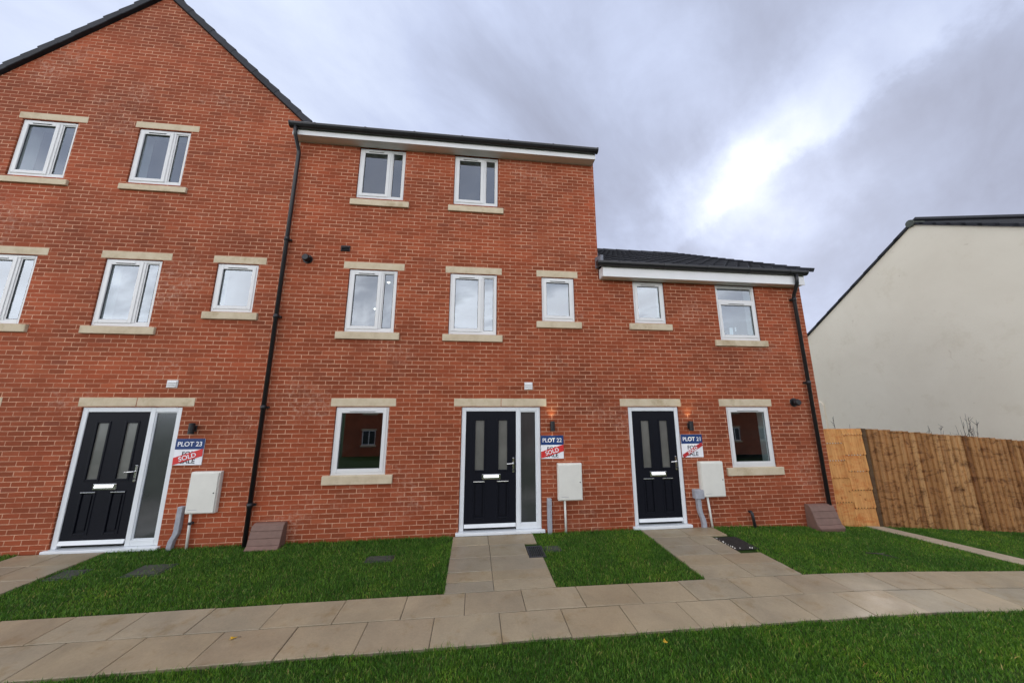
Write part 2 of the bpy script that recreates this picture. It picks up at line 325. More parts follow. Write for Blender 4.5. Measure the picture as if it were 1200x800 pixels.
# ------------------------------------------------------------------ ground and paths
gx = np.concatenate([[-400,-150,-60,-30],np.arange(-20,20.1,.5),[24,30,60,150,400]]); gy = np.concatenate([[-400,-150,-60,-35,-25,-20,-16,-13,-10],np.arange(-8,3.1,.5),[6,12,30,60,150,400]])
mb = MB()
def gback(y): return float(np.interp(y,[-400,-30,-14,-8,400],[-2.3,-2.3,-1.9,0,0]))
for a in gx:
    for b in gy: mb.v.append((a,b,gz(a)+gback(b)-.012))
for i in range(len(gx)-1):
    for j in range(len(gy)-1):
        q = i*len(gy)+j; mb.f.append((q,q+len(gy),q+len(gy)+1,q+1)); mb.sm.append(True)
struct(mb.build('ground', M['ground']))
def slab(mb, pts, lift=.0):
    """one paving slab: plan outline (ccw), top slightly uneven"""
    j = [random.uniform(-.003,.003) for _ in pts]; c = Vector((sum(p[0] for p in pts)/len(pts), sum(p[1] for p in pts)/len(pts)))
    ins = [Vector(p)+(c-Vector(p)).normalized()*.008 for p in pts]
    n = len(mb.v); kk = len(pts)
    top = [(p[0],p[1],gz(p[0])+.012+lift+j[i]) for i,p in enumerate(pts)]
    mb.v += [(p[0],p[1],gz(p[0])-.03) for p in pts] + [(t[0],t[1],t[2]-.004) for t in top] + [(ins[i].x,ins[i].y,top[i][2]) for i in range(kk)]
    mb.f.append(tuple(n+2*kk+i for i in range(kk))); mb.sm.append(False)
    for i in range(kk):
        e = (i+1)%kk
        mb.f.append((n+i,n+e,n+kk+e,n+kk+i)); mb.f.append((n+kk+i,n+kk+e,n+2*kk+e,n+2*kk+i)); mb.sm += [False,False]
G = .007
def rectslab(mb, x0,x1,y0,y1,lift=0): slab(mb, [(x0+G/2,y0+G/2),(x1-G/2,y0+G/2),(x1-G/2,y1-G/2),(x0+G/2,y1-G/2)], lift)
# main path along the terrace: two rows laid with broken joints
mp = MB()
for xs,y0,y1 in ((-.06,-2.19,-1.765),(-.39,-2.645,-2.195)):
    x = xs-.677*14
    while x < 13:
        w = .677+random.uniform(-.012,.012)
        rectslab(mp, x, x+w, y0+random.uniform(-.008,.008) if y0<-2.5 else y0, y1, random.uniform(-.002,.002)); x += w
struct(mp.build('path', M['paving']))
bed = MB()   # sandy bed showing in the joints
def bedstrip(x0,x1,y0,y1):
    for a in np.arange(x0,x1,.5):
        b = min(a+.5,x1); bed.poly([(a,y0,gz(a)+.001),(b,y0,gz(b)+.001),(b,y1,gz(b)+.001),(a,y1,gz(a)+.001)])
bedstrip(-10,13,-2.64,-1.77)
e22 = MB()
ys = [-.065,-.44,-.86,-1.275,-1.526,-1.76]
for i in range(5):
    a,b = ys[i+1],ys[i]
    m = .275+random.uniform(-.02,.02); rectslab(e22,-.315,m,a,b)
    if i in (1,): rectslab(e22,m,.845,a,b)
    elif i == 2: slab(e22,[(m+.003,a),(1.05,a),(1.05,-.955),(.845,-.955),(.845,b-.003),(m+.003,b-.003)])
    else: rectslab(e22,m,1.05,a,b)
struct(e22.build('path', M['paving'])); bedstrip(-.30,.84,-1.77,-.07)
e21 = MB(); ys = [-.065,-.42,-.76,-1.10,-1.42,-1.76]
for i in range(5):
    a,b = ys[i+1],ys[i]; m = 3.70+random.uniform(-.04,.04); rectslab(e21,3.02,m,a,b)
    if i in (1,2): rectslab(e21,m,4.10,a,b)
    else: rectslab(e21,m,4.42,a,b)
struct(e21.build('path', M['paving'])); bedstrip(3.03,4.09,-1.77,-.07)
e23 = MB(); ys = [-.065,-.45,-.87,-1.28,-1.76]
for i in range(4):
    a,b = ys[i+1],ys[i]; m = -6.10+random.uniform(-.03,.03); rectslab(e23,-6.68,m,a,b); rectslab(e23,m,-5.52,a,b)
struct(e23.build('path', M['paving'])); bedstrip(-6.67,-5.53,-1.77,-.07)
struct(bed.build('paving_bed', M['joint']))
eg = MB(); P0,P1,P2,P3 = (7.70,.0),(8.08,.0),(8.95,-1.76),(8.42,-1.76)
for i in range(5):
    t0,t1 = i/5,(i+1)/5
    L = lambda a,b,t: (a[0]+(b[0]-a[0])*t, a[1]+(b[1]-a[1])*t)
    slab(eg,[L(P0,P3,t1-.004),L(P1,P2,t1-.004),L(P1,P2,t0),L(P0,P3,t0)])
struct(eg.build('path', M['concrete']))

# the road in front, behind the photographer: the windows mirror it
mb = MB()
for i in range(16):
    a,b = -40+5*i,-35+5*i
    for j in range(4):
        y0,y1 = -9.0-1.5*j,-10.5-1.5*j
        mb.poly([(a,y1,gz(a)+gback(y1)+.02),(b,y1,gz(b)+gback(y1)+.02),(b,y0,gz(b)+gback(y0)+.02),(a,y0,gz(a)+gback(y0)+.02)])
struct(mb.build('road', M['asphalt']))
# ------------------------------------------------------------------ houses
CURV = None
def wall_mesh(parent, name, x0, x1, z0, ztop, holes, y=0.0, depth=.13, gable=None):
    """front brick wall with window and door openings and their reveals; gable=(apex_x, apex_z, slope)"""
    xs = sorted({x0,x1,*[h[0] for h in holes],*[h[1] for h in holes]}); zs = sorted({z0,ztop,*[h[2] for h in holes],*[h[3] for h in holes]})
    if gable: xs = sorted({*xs, gable[0]})
    mb = MB()
    lim = (lambda X: gable[1]-gable[2]*abs(X-gable[0])) if gable else None
    for i in range(len(xs)-1):
        for j in range(len(zs)-1):
            a,b,c,dd = xs[i],xs[i+1],zs[j],zs[j+1]; cx,cz = (a+b)/2,(c+dd)/2
            if any(h[0]<cx<h[1] and h[2]<cz<h[3] for h in holes): continue
            pts = [(a,c),(b,c),(b,dd),(a,dd)]
            if gable:   # clip to the roof slope
                out = []
                for q in range(4):
                    p,r = pts[q],pts[(q+1)%4]; dp,dr = lim(p[0])-p[1],lim(r[0])-r[1]
                    if dp>=0: out.append(p)
                    if dp*dr<0: t = dp/(dp-dr); out.append((p[0]+(r[0]-p[0])*t,p[1]+(r[1]-p[1])*t))
                pts = out
                if len(pts)<3: continue
            mb.poly([(p[0],y,p[1]) for p in pts])
    for h in holes:
        a,b,c,dd = h[:4]
        mb.poly([(a,y,c),(a,y,dd),(a,y+depth,dd),(a,y+depth,c)]); mb.poly([(b,y,c),(b,y+depth,c),(b,y+depth,dd),(b,y,dd)])
        mb.poly([(a,y,dd),(b,y,dd),(b,y+depth,dd),(a,y+depth,dd)]); mb.poly([(a,y,c),(a,y+depth,c),(b,y+depth,c),(b,y,c)])
    return mb
def stone_bar(parent, name, x0,x1,z0,z1,y0,joint=None):
    mb = MB()
    if joint: mb.box(x0,joint-.003,y0,.10,z0,z1); mb.box(joint+.003,x1,y0,.10,z0,z1)
    else: mb.box(x0,x1,y0,.10,z0,z1)
    return mb.build(name, M['stone'], parent, .006, 1)
FY = .022    # front face of the frames
def frame_ring(mb,x0,x1,z0,z1,l,r,b,t,y0,y1):
    mb.box(x0,x0+l,y0,y1,z0,z1); mb.box(x1-r,x1,y0,y1,z0,z1); mb.box(x0+l,x1-r,y0,y1,z0,z0+b); mb.box(x0+l,x1-r,y0,y1,z1-t,z1)
def pane(parent,x0,x1,z0,z1,y,mat):
    t = random.uniform(-.0015,.0015); mb = MB(); mb.box(x0,x1,y,y+.024,z0,z1)
    for i in (0,1,4,5): pass
    return mb.build('pane', mat, parent)
def sash(win,x0,x1,z0,z1,glass,vent=True,vent_w=.55):
    mb = MB(); frame_ring(mb,x0,x1,z0,z1,.062,.062,.062,.062,FY-.012,FY+.05)
    s = mb.build('sash', M['upvc'], win, .006, 2)
    g = MB(); frame_ring(g,x0+.058,x1-.058,z0+.058,z1-.058,.010,.010,.010,.010,FY+.006,FY+.016); g.build('gasket', M['gasket'], win)
    pane(win,x0+.06,x1-.06,z0+.06,z1-.06,FY+.02,glass)
    if vent:
        c = (x0+x1)/2; w = (x1-x0)*vent_w/2; v = MB(); v.box(c-w,c+w,FY-.024,FY-.0122,z1-.034,z1-.016); v.build('trickle_vent', M['upvc'], win, .003, 1)
        v = MB(); v.box(c-w+.01,c+w-.01,FY-.0215,FY-.0122,z1-.041,z1-.035); v.build('vent_slot', M['gasket'], win)
def window(house, x0,x1,z0,z1, kind, glass='glass', roomd=4.2, roommat='plaster', left=.35):
    f = .045; b = .062; mb = MB()
    frame_ring(mb,x0,x1,z0,z1,f,f,b,f,FY,FY+.065)
    w = x1-x0; gl = M[glass]
    if kind == 'side':
        m0,m1 = x0+.655*w, x0+.655*w+.05; mb.box(m0,m1,FY,FY+.065,z0+b,z1-f)
    if kind == 'toplight':
        tz = z1-.30*(z1-z0); mb.box(x0+f,x1-f,FY,FY+.065,tz-.025,tz+.025)
    win = mb.build('window', M['upvc'], house, .006, 2)
    if kind == 'side':
        sash(win,x0+f-.008,m0+.012,z0+b-.008,z1-f+.008,gl)
        bd = MB(); frame_ring(bd,m1,x1-f,z0+b,z1-f,.02,.02,.02,.02,FY+.012,FY+.05); bd.build('glazing_bead', M['upvc'], win, .004, 1)
        g = MB(); frame_ring(g,m1+.017,x1-f-.017,z0+b+.017,z1-f-.017,.009,.009,.009,.009,FY+.016,FY+.026); g.build('gasket', M['gasket'], win)
        pane(win,m1+.018,x1-f-.018,z0+b+.018,z1-f-.018,FY+.028,gl)
    elif kind == 'single':
        sash(win,x0+f-.008,x1-f+.008,z0+b-.008,z1-f+.008,gl)
    else:
        sash(win,x0+f-.008,x1-f+.008,z0+b-.008,tz-.017,gl,True,.45)
        bd = MB(); frame_ring(bd,x0+f,x1-f,tz+.025,z1-f,.02,.02,.02,.02,FY+.012,FY+.05); bd.build('glazing_bead', M['upvc'], win, .004, 1)
        pane(win,x0+f+.018,x1-f-.018,tz+.043,z1-f-.018,FY+.028,gl)
    # the room behind: plastered walls, ceiling and floor
    rm = MB(); a,b2 = x0-left,x1+.5; y0,y1 = .135,roomd; c0,c1 = z0-.75,z1+.28
    rm.poly([(a,y1,c0),(b2,y1,c0),(b2,y1,c1),(a,y1,c1)]); rm.poly([(a,y0,c0),(a,y1,c0),(a,y1,c1),(a,y0,c1)]); rm.poly([(b2,y0,c0),(b2,y0,c1),(b2,y1,c1),(b2,y1,c0)])
    rm.poly([(a,y0,c1),(a,y1,c1),(b2,y1,c1),(b2,y0,c1)]); rm.poly([(a,y0,c0),(b2,y0,c0),(b2,y1,c0),(a,y1,c0)])
    # window board and plastered reveals
    rm.box(x0,x1,.095,.30,z0-.02,z0+.012)
    rv = MB(); rv.poly([(x0,.10,z0),(x0,.31,z0),(x0,.31,z1),(x0,.10,z1)]); rv.poly([(x1,.10,z0),(x1,.10,z1),(x1,.31,z1),(x1,.31,z0)]); rv.poly([(x0,.10,z1),(x0,.31,z1),(x1,.31,z1),(x1,.10,z1)])
    rv.build('window_reveal', M['white_board'], win, recalc=False)
    rm.poly([(a,.30,c0),(x0,.30,c0),(x0,.30,c1),(a,.30,c1)]); rm.poly([(x1,.30,c0),(b2,.30,c0),(b2,.30,c1),(x1,.30,c1)]); rm.poly([(x0,.30,c0),(x1,.30,c0),(x1,.30,z0-.02),(x0,.30,z0-.02)]); rm.poly([(x0,.30,z1),(x1,.30,z1),(x1,.30,c1),(x0,.30,c1)])
    rm.build('room_wall', M[roommat], win, recalc=False)
    return win
def door_set(house, x0,x1,z0,z1, side):
    """composite front door with two frosted lights; side = sidelight beside it"""
    fr = MB(); y0,y1 = FY,FY+.07; lw = .905
    if side: m = x0+1.0; fr.box(m,m+.075,y0,y1,z0,z1)
    fr.box(x0,x0+.078,y0,y1,z0,z1); fr.box(x1-.075,x1,y0,y1,z0,z1)
    fr.box(x0+.078,(m if side else x1-.075),y0,y1,z1-.075,z1)
    dx0 = x0+.082; dx1 = (m if side else x1-.075)-.004
    if side: fr.box(m+.075,x1-.075,y0,y1,z1-.075,z1); fr.box(m+.075,x1-.075,y0,y1,z0,z0+.085)
    frame = fr.build('door_frame', M['upvc_door'], house, .007, 2)
    if side:
        bd = MB(); frame_ring(bd,m+.075,x1-.075,z0+.085,z1-.075,.016,.016,.016,.016,FY+.012,FY+.05); bd.build('glazing_bead', M['upvc_door'], frame, .004, 1)
        pane(frame,m+.09,x1-.09,z0+.10,z1-.09,FY+.03,M['frosted'])
    th = MB(); th.box(x0-.05,x1+.05,-.055,.09,z0-.052,z0-.003); th.build('threshold', M['upvc_door'], frame, .006, 2)
    ly = FY+.012; dz0,dz1 = z0+.045,z1-.079
    dr = MB(); W_ = dx1-dx0; pw = .178; pxs = [(dx0+.163,dx0+.163+pw),(dx1-.15-pw,dx1-.15)]
    pz0,pz1 = z0+.985,z0+1.87
    # leaf with openings for the two lights and two sunk lower panels
    xs = [dx0,pxs[0][0],pxs[0][1],pxs[1][0],pxs[1][1],dx1]; lz0,lz1 = z0+.20,z0+.80
    zs = [dz0,lz0,lz1,pz0,pz1,dz1]
    for i in range(5):
        for j in range(5):
            if i in (1,3) and j in (1,3): continue
            dr.box(xs[i],xs[i+1],ly,ly+.05,zs[j],zs[j+1])
    leaf = dr.build('front_door', M['door'], house)
    bm = bmesh.new(); bm.from_mesh(leaf.data); bmesh.ops.remove_doubles(bm, verts=bm.verts, dist=1e-5)
    seen = {}
    for f in list(bm.faces):
        key = tuple(sorted(v.index for v in f.verts)); seen.setdefault(key,[]).append(f)
    bmesh.ops.delete(bm, geom=[f for v in seen.values() if len(v)>1 for f in v], context='FACES'); bm.to_mesh(leaf.data); bm.free()
    for (a,b) in pxs:
        mo = MB(); frame_ring(mo,a-.022,b+.022,pz0-.022,pz1+.022,.032,.032,.032,.032,ly-.009,ly+.012); mo.build('moulding', M['door'], leaf, .006, 2)
        pane(leaf,a-.003,b+.003,pz0-.003,pz1+.003,ly+.014,M['frost_pale'])
        pn = MB(); pn.box(a-.004,b+.004,ly+.013,ly+.035,lz0-.004,lz1+.004); pn.build('lower_panel', M['door'], leaf)
        mo = MB(); frame_ring(mo,a-.02,b+.02,lz0-.02,lz1+.02,.03,.03,.03,.03,ly-.008,ly+.012); mo.build('moulding', M['door'], leaf, .006, 2)
        pr = MB(); pr.box(a+.03,b-.03,ly-.002,ly+.014,lz0+.04,lz1-.04); pr.build('raised_panel', M['door'], leaf, .012, 2)
        br = MB(); br.box(a-.015,b+.015,ly-.016,ly-.0082,lz1-.010,lz1+.004); br.build('panel_highlight', M['chrome'], leaf, .003, 1)  # bright chrome strip standing in for the highlight along the lower panel's top
    c = (dx0+dx1)/2+.012
    lb = MB(); lb.box(c-.165,c+.165,ly-.012,ly-.001,z0+.835,z0+.925); lb.build('letterbox', M['chrome'], leaf, .006, 2)
    lf = MB(); lf.prism([(ly-.030,z0+.868),(ly-.0125,z0+.868),(ly-.0125,z0+.915),(ly-.018,z0+.915)],'x',c-.135,c+.135); lf.build('letter_flap', M['chrome'], leaf, .003, 1)
    hx = dx1-.045
    hp = MB(); hp.box(hx-.017,hx+.017,ly-.012,ly-.001,z0+.945,z0+1.20); hp.build('handle_plate', M['chrome'], leaf, .006, 2)
    h = MB(); h.tube([(hx,ly-.010,z0+1.105),(hx,ly-.05,z0+1.105),(hx-.012,ly-.055,z0+1.105),(hx-.125,ly-.055,z0+1.10)],.010,10); h.build('handle', M['chrome'], leaf)
    ks = MB(); ks.tube([(hx,ly-.011,z0+.995),(hx,ly-.020,z0+.995)],.014,12); ks.build('keyhole', M['gasket'], leaf)
    wb = MB(); wb.prism([(ly-.030,z0+.050),(ly-.001,z0+.050),(ly-.001,z0+.108),(ly-.012,z0+.104)],'x',dx0+.004,dx1-.004); wb.build('weather_bar', M['upvc_door'], leaf, .003, 1)
    vb = MB(); vb.box(x0+.01,x1-.01,FY+.062,FY+.08,z0+.01,z1-.01); vb.build('door_backing', M['gasket'], frame)
    return leaf
def lintel(h,x0,x1,z0,z1,joint=None): stone_bar(h,'lintel',x0,x1,z0,z1,-.004,joint)
def sill(h,x0,x1,z0,z1):
    mb = MB(); y = -.042
    mb.prism([(y,z0),(.09,z0),(.09,z1+.012),(y,z1)],'x',x0,x1)
    return mb.build('window_sill', M['stone'], h, .006, 1)
def gutter(h, x0,x1, ytop_back, z, tile_y=None):
    pr = [(-.205,z),(-.315,z),(-.322,z-.012),(-.316,z-.045),(-.292,z-.078),(-.26,z-.092),(-.222,z-.085),(-.205,z-.06)]
    mb = MB(); mb.prism(pr,'x',x0,x1)
    for x in (x0-.012,x1+.012): mb.prism([(p[0]*1.0+(-.004 if p[0]<-.25 else .0),p[1]-(.004 if p[1]<z-.02 else -.004)) for p in pr],'x',x-.014,x+.014)
    x = x0+.45
    while x < x1-.2:
        mb.prism([(p[0]-(.006 if p[0]<-.21 else 0),p[1]-(.006 if p[1]<z-.02 else -.003)) for p in pr],'x',x-.018,x+.018); x += .95
    return mb.build('gutter', M['black'], h)
def tile_slope(h, x0,x1, eave, ridge, n, overlap=.0):
    """interlocking tiles laid in courses up the slope (y,z points eave -> ridge)"""
    mb = MB(); (ya,za),(yb,zb) = eave,ridge
    nx,nz = -(zb-za),(yb-ya); L = math.hypot(nx,nz); nx/=L; nz/=L
    s = 1 if nz>0 else -1; nx*=s; nz*=s; tw = .30; cols = max(1,round((x1-x0)/tw)); tw = (x1-x0)/cols
    for i in range(n):
        t0,t1 = i/n,(i+1)/n+.01
        y0,z0,y1,z1 = ya+(yb-ya)*t0,za+(zb-za)*t0,ya+(yb-ya)*t1,za+(zb-za)*t1
        for c in range(cols):
            a,b = x0+c*tw,x0+(c+1)*tw; lo = .034; hi = .006
            prof = [(a,0),(a+.015,.007),(a+.05,.007),(a+.065,0),(a+.16,.0),(b-.004,0)]
            n0 = len(mb.v)
            for (px,e) in prof: mb.v.append((px,y0+nx*(lo+e),z0+nz*(lo+e)))
            for (px,e) in prof: mb.v.append((px,y1+nx*(hi+e),z1+nz*(hi+e)))
            for (px,e) in prof: mb.v.append((px,y0+nx*(e*0),z0))
            m = len(prof)
            for q in range(m-1):
                mb.f.append((n0+q,n0+q+1,n0+m+q+1,n0+m+q)); mb.sm.append(False)
                mb.f.append((n0+2*m+q,n0+2*m+q+1,n0+q+1,n0+q)); mb.sm.append(False)
    return mb.build('roof', M['tile'], h, recalc=False)
def verge_caps(h, pts, n, y0, y1, t_lo, t_hi, axis='x'):
    """dry verge units in steps along a slope from pts[0] (low) to pts[1] (high); axis = horizontal run"""
    mb = MB(); (a0,z0),(a1,z1) = pts; L = math.hypot(a1-a0,z1-z0); ux,uz = (a1-a0)/L,(z1-z0)/L; nx,nz = (-uz,ux) if ux>0 else (uz,-ux)
    for i in range(n):
        s0,s1 = L*i/n, L*(i+1)/n+.03
        q = [(a0+ux*s0,z0+uz*s0),(a0+ux*s1,z0+uz*s1),(a0+ux*s1+nx*t_hi,z0+uz*s1+nz*t_hi),(a0+ux*s0+nx*t_lo,z0+uz*s0+nz*t_lo)]
        e = .004 if i%2 else 0
        mb.prism(q, 'y' if axis=='x' else 'x', y0-e, y1+e)
    return mb.build('verge', M['tile'], h, .008, 1)
def shell(h, x0,x1, zt, y1=8.2, left=True, right=True, zl=None, zr=None):
    mb = MB(); z0=-.35
    mb.poly([(x0,y1,z0),(x1,y1,z0),(x1,y1,zt),(x0,y1,zt)])
    if left: mb.poly([(x0,.0,z0),(x0,y1,z0),(x0,y1,zt),(x0,0,zt)])
    if right: mb.poly([(x1,0,z0),(x1,0,zt),(x1,y1,zt),(x1,y1,z0)])
    return mb
def merge(a,b):
    n = len(a.v); a.v += b.v; a.f += [tuple(i+n for i in f) for f in b.f]; a.sm += b.sm
def round_vent(h,x,z,r=.085):
    mb = MB(); mb.tube([(x,.01,z),(x,-.02,z)],r,20); mb.tube([(x,-.02,z),(x,-.10,z)],r*.72,18)
    mb.tube([(x,-.10,z),(x,-.125,z)],[r*.80,r*.60],18); mb.tube([(x+.02,-.06,z+.01),(x+.085,-.075,z+.012)],[.03,.022],10)
    return mb.build('boiler_flue', M['black'], h)
def louvre_vent(h,x0,x1,z0,z1,mat):
    mb = MB(); mb.box(x0,x1,-.014,.01,z0,z1); nl=3; hgt=(z1-z0)/(nl+.6)
    for i in range(nl):
        a = z0+.3*hgt+i*hgt; mb.prism([(-.0142,a),(-.034,a),(-.0142,a+hgt*.92)],'x',x0+.012,x1-.012)
    return mb.build('air_vent', M[mat], h, .002, 1)

ML0,ML1 = 4.695,4.833; GL0,GL1 = 2.115,2.258; MF0,MF1 = 3.468,4.683; mF0 = 3.777; MS0,MS1 = 3.325,3.455; mS0,mS1 = 3.632,3.758
TL0,TL1,TF0,TF1,TS0,TS1 = 7.376,7.511,6.202,7.360,6.039,6.150
RF0,RF1,RS0,RS1 = 6.203,7.330,6.025,6.150; GF1 = 2.1
def hole(x0,x1,z0,z1): return (x0-.006,x1+.006,z0-.004,z1+.006)

# --- gabled three storey house (left)
AX,AZ,SL = -6.563,10.555,.931; LX,RX = -9.50,-3.632
hA = thing('terraced_house', (AX,0,-.06), 'three storey red brick house with steep front gable, left of the black downpipe', 'house', 'terraced brick houses')
winA = [('side',-8.46,-7.556,TF0,TF1),('side',-6.52,-5.621,TF0,TF1),('side',-8.5,-7.60,MF0,MF1),('side',-6.546,-5.646,MF0,MF1),('single',-4.73,-4.037,mF0,MF1),('single',-8.5,-7.61,.946,GF1)]
holes = [hole(*w[1:]) for w in winA]+[(-6.367,-4.874,-.4,2.106)]
mb = wall_mesh(hA,'wall',LX,RX,-.40,10.6,holes,gable=(AX,AZ,SL))
sh = shell(hA,LX,RX,7.7); merge(mb,sh); mb.build('wall', M['brick'], hA)
for w in winA: window(hA,*w[1:],w[0],roommat='shaded_plaster' if w[3]>6 or w[3]<1 else 'plaster')
for a,b,c,dd in ((-8.535,-7.406,TL0,TL1),(-6.597,-5.481,TL0,TL1),(-8.58,-7.447,ML0,ML1),(-6.627,-5.497,ML0,ML1),(-4.811,-3.906,ML0,ML1),(-8.6,-7.509,GL0,GL1)): lintel(hA,a,b,c,dd)
lintel(hA,-6.431,-4.702,GL0,GL1,-5.58)
for a,b,c,dd in ((-8.58,-7.44,TS0,TS1),(-6.605,-5.476,TS0,TS1),(-8.6,-7.434,MS0,MS1),(-6.645,-5.517,MS0,MS1),(-4.821,-3.918,mS0,mS1),(-8.6,-7.5,.817,.958)): sill(hA,a,b,c,dd)
door_set(hA,-6.361,-4.88,-.015,2.1,True)
louvre_vent(hA,-5.176,-5.01,2.424,2.552,'upvc')
# roof of the gable: tiles run down to both sides; verge units along the front edge
for sgn in (-1,1):
    ex = AX+sgn*3.06; ez = AZ-SL*3.06
    rf = MB(); n = 12
    for i in range(n):
        t0,t1 = i/n,(i+1)/n+.012; a0 = (ex+(AX-ex)*t0,ez+(AZ-ez)*t0); a1 = (ex+(AX-ex)*t1,ez+(AZ-ez)*t1)
        for c in range(28):
            y0,y1 = -.02+c*.295,-.02+(c+1)*.295-.004; o = .105*math.hypot(1,SL)
            rf.poly([(a0[0],y0,a0[1]+o+.03),(a0[0],y1,a0[1]+o+.03),(a1[0],y1,a1[1]+o),(a1[0],y0,a1[1]+o)]); rf.poly([(a0[0],y0,a0[1]+o-.02),(a0[0],y1,a0[1]+o-.02),(a0[0],y1,a0[1]+o+.03),(a0[0],y0,a0[1]+o+.03)])
    rf.build('roof', M['tile'], hA, recalc=False)
    verge_caps(hA,[(ex,ez+.015),(AX,AZ+.015)],13,-.062,.06,.134,.108)
rd = MB(); zt = AZ+.17
for i in range(18): rd.tube([(AX,-.08+i*.46,zt-.03),(AX,-.08+(i+1)*.46-.01,zt-.036)],[.13,.125],14)
rd.build('ridge', M['tile'], hA)

# --- middle three storey house
hB = thing('terraced_house', (-.56,0,-.06), 'three storey red brick house in the middle, flat eaves, two doors away from the fence', 'house', 'terraced brick houses')
hB['label'] = 'tall red brick house between the gabled house and the low two storey house'
BX0,BX1 = -3.618,2.502
winB = [('side',-2.442,-1.537,RF0,RF1),('side',-.52,.387,RF0,RF1),('side',-2.424,-1.541,MF0,MF1),('side',-.526,.387,MF0,MF1),('single',1.298,1.963,mF0,MF1),('single',-2.422,-1.522,.946,GF1)]
holes = [hole(*w[1:4],(w[4] if w[4]<7 else 7.345)) for w in winB]+[(-.235,1.231,-.4,2.106)]
mb = wall_mesh(hB,'wall',BX0,BX1,-.40,7.40,holes); sh = shell(hB,BX0,BX1,7.40,left=False); merge(mb,sh)
mb.poly([(BX1,0,7.40),(BX1,8.2,7.40),(BX1,4.1,9.6)])
mb.build('wall', M['brick'], hB)
for w in winB: window(hB,*w[1:],w[0],roommat='shaded_plaster' if w[3]>6 or w[3]<1 else 'plaster',left=.95 if w[1]<-2.4 and 3<w[3]<4 else .35)
for a,b in ((-2.536,-1.41),(-.627,.486),(1.19,2.049)): lintel(hB,a,b,ML0,ML1)
lintel(hB,-2.518,-1.406,GL0,GL1); lintel(hB,-.378,1.348,GL0,GL1,.488)
for a,b,c,dd in ((-2.536,-1.405,RS0,RS1),(-.625,.507,RS0,RS1),(-2.556,-1.424,MS0,MS1),(-.633,.504,MS0,MS1),(1.177,2.089,mS0,mS1),(-2.533,-1.384,.817,.958)): sill(hB,a,b,c,dd)
door_set(hB,-.229,1.225,0,2.1,True)
louvre_vent(hB,.929,1.083,2.423,2.562,'upvc'); louvre_vent(hB,-2.62,-2.452,5.037,5.152,'black')
round_vent(hB,-3.19,4.84)
mb = MB(); mb.box(-3.627,-3.605,-.004,.02,-.2,7.34); mb.build('movement_joint', M['mastic'], hB)
fa = MB(); fa.box(-3.66,2.478,-.205,-.185,7.345,7.50); fa.build('fascia', M['white_board'], hB)
so_ = MB(); so_.box(-3.655,2.476,-.184,-.002,7.348,7.362); so_.build('soffit', M['white_board'], hB)
mb = MB(); mb.prism([(-.184,7.363),(0,7.363),(0,7.56),(-.184,7.47)],'x',2.462,2.478); mb.build('box_end', M['white_board'], hB)
gutter(hB,-3.67,2.49,-.2,7.545)
tile_slope(hB,-3.5,2.53,(-.26,7.505),(4.1,10.06),15); tile_slope(hB,-3.5,2.53,(8.46,7.545),(4.1,10.06),15)
rd = MB()
for i in range(13): rd.tube([(-3.5+i*.46,4.1,10.09),(-3.5+(i+1)*.46-.01,4.1,10.085)],[.13,.125],12)
rd.build('ridge', M['tile'], hB)
def downpipe(h, pts, collars):
    mb = MB(); mb.tube(pts,.034,14)
    for (x,y,z) in collars:
        mb.tube([(x,y,z-.035),(x,y,z+.035)],.043,14); mb.box(x-.065,x+.065,y+.02,y+.06,z-.015,z+.015)
    return mb.build('downpipe', M['black'], h)
X = -3.575
downpipe(hB,[(X-.005,-.262,7.47),(X-.005,-.262,7.36),(X-.003,-.24,7.29),(X,-.085,7.10),(X,-.066,7.04),(X,-.066,-.09)],[(X,-.066,z) for z in (5.2,3.7,2.1,.55)])

# --- low two storey house (right)
CX0,CX1 = 2.502,7.125
hC = thing('terraced_house', (4.8,0,-.10), 'low two storey red brick house with dark tiled roof beside the wooden gate', 'house', 'terraced brick houses')
winC = [('single',3.231,3.909,3.791,4.684),('toplight',5.095,6.008,3.478,4.684),('single',5.019,5.955,.935,GF1)]
holes = [hole(*w[1:4],(w[4] if w[4]<4 else 4.69)) for w in winC]+[(2.952,3.994,-.4,2.106)]
mb = wall_mesh(hC,'wall',CX0,CX1,-.50,4.72,holes); sh = shell(hC,CX0,CX1,4.72,left=False); merge(mb,sh)
mb.poly([(CX1,0,4.72),(CX1,8.2,4.72),(CX1,4.1,7.3)])
mb.build('wall', M['brick'], hC)
wC = [window(hC,*w[1:],w[0],roommat='shaded_plaster' if w[3]<1 else 'plaster') for w in winC]
lintel(hC,2.795,4.054,GL0,GL1); lintel(hC,4.871,6.034,GL0,GL1)
for a,b,c,dd in ((3.095,4.012,3.642,3.768),(4.943,6.133,3.344,3.466),(4.875,6.072,.803,.945)): sill(hC,a,b,c,dd)
door_set(hC,2.958,3.988,-.02,2.1,False)
round_vent(hC,6.54,2.195)
fa = MB(); fa.box(2.512,7.045,-.205,-.185,4.685,4.905); fa.build('fascia', M['white_board'], hC)
mb = MB(); mb.box(2.514,2.53,-.184,.0-.003,4.70,4.90); mb.build('box_end', M['white_board'], hC); mb = MB(); mb.box(7.027,7.043,-.184,-.003,4.70,4.90); mb.build('box_end', M['white_board'], hC)
so_ = MB(); so_.box(2.53,7.027,-.184,-.002,4.690,4.702); so_.build('soffit', M['white_board'], hC)
gutter(hC,2.40,7.03,-.2,4.975)
tile_slope(hC,2.506,7.16,(-.27,4.965),(4.1,7.43),14); tile_slope(hC,2.506,7.16,(8.46,4.985),(4.1,7.46),14)
verge_caps(hC,[(-.30,4.95),(4.1,7.42)],15,7.09,7.20,.085,.062,'y')
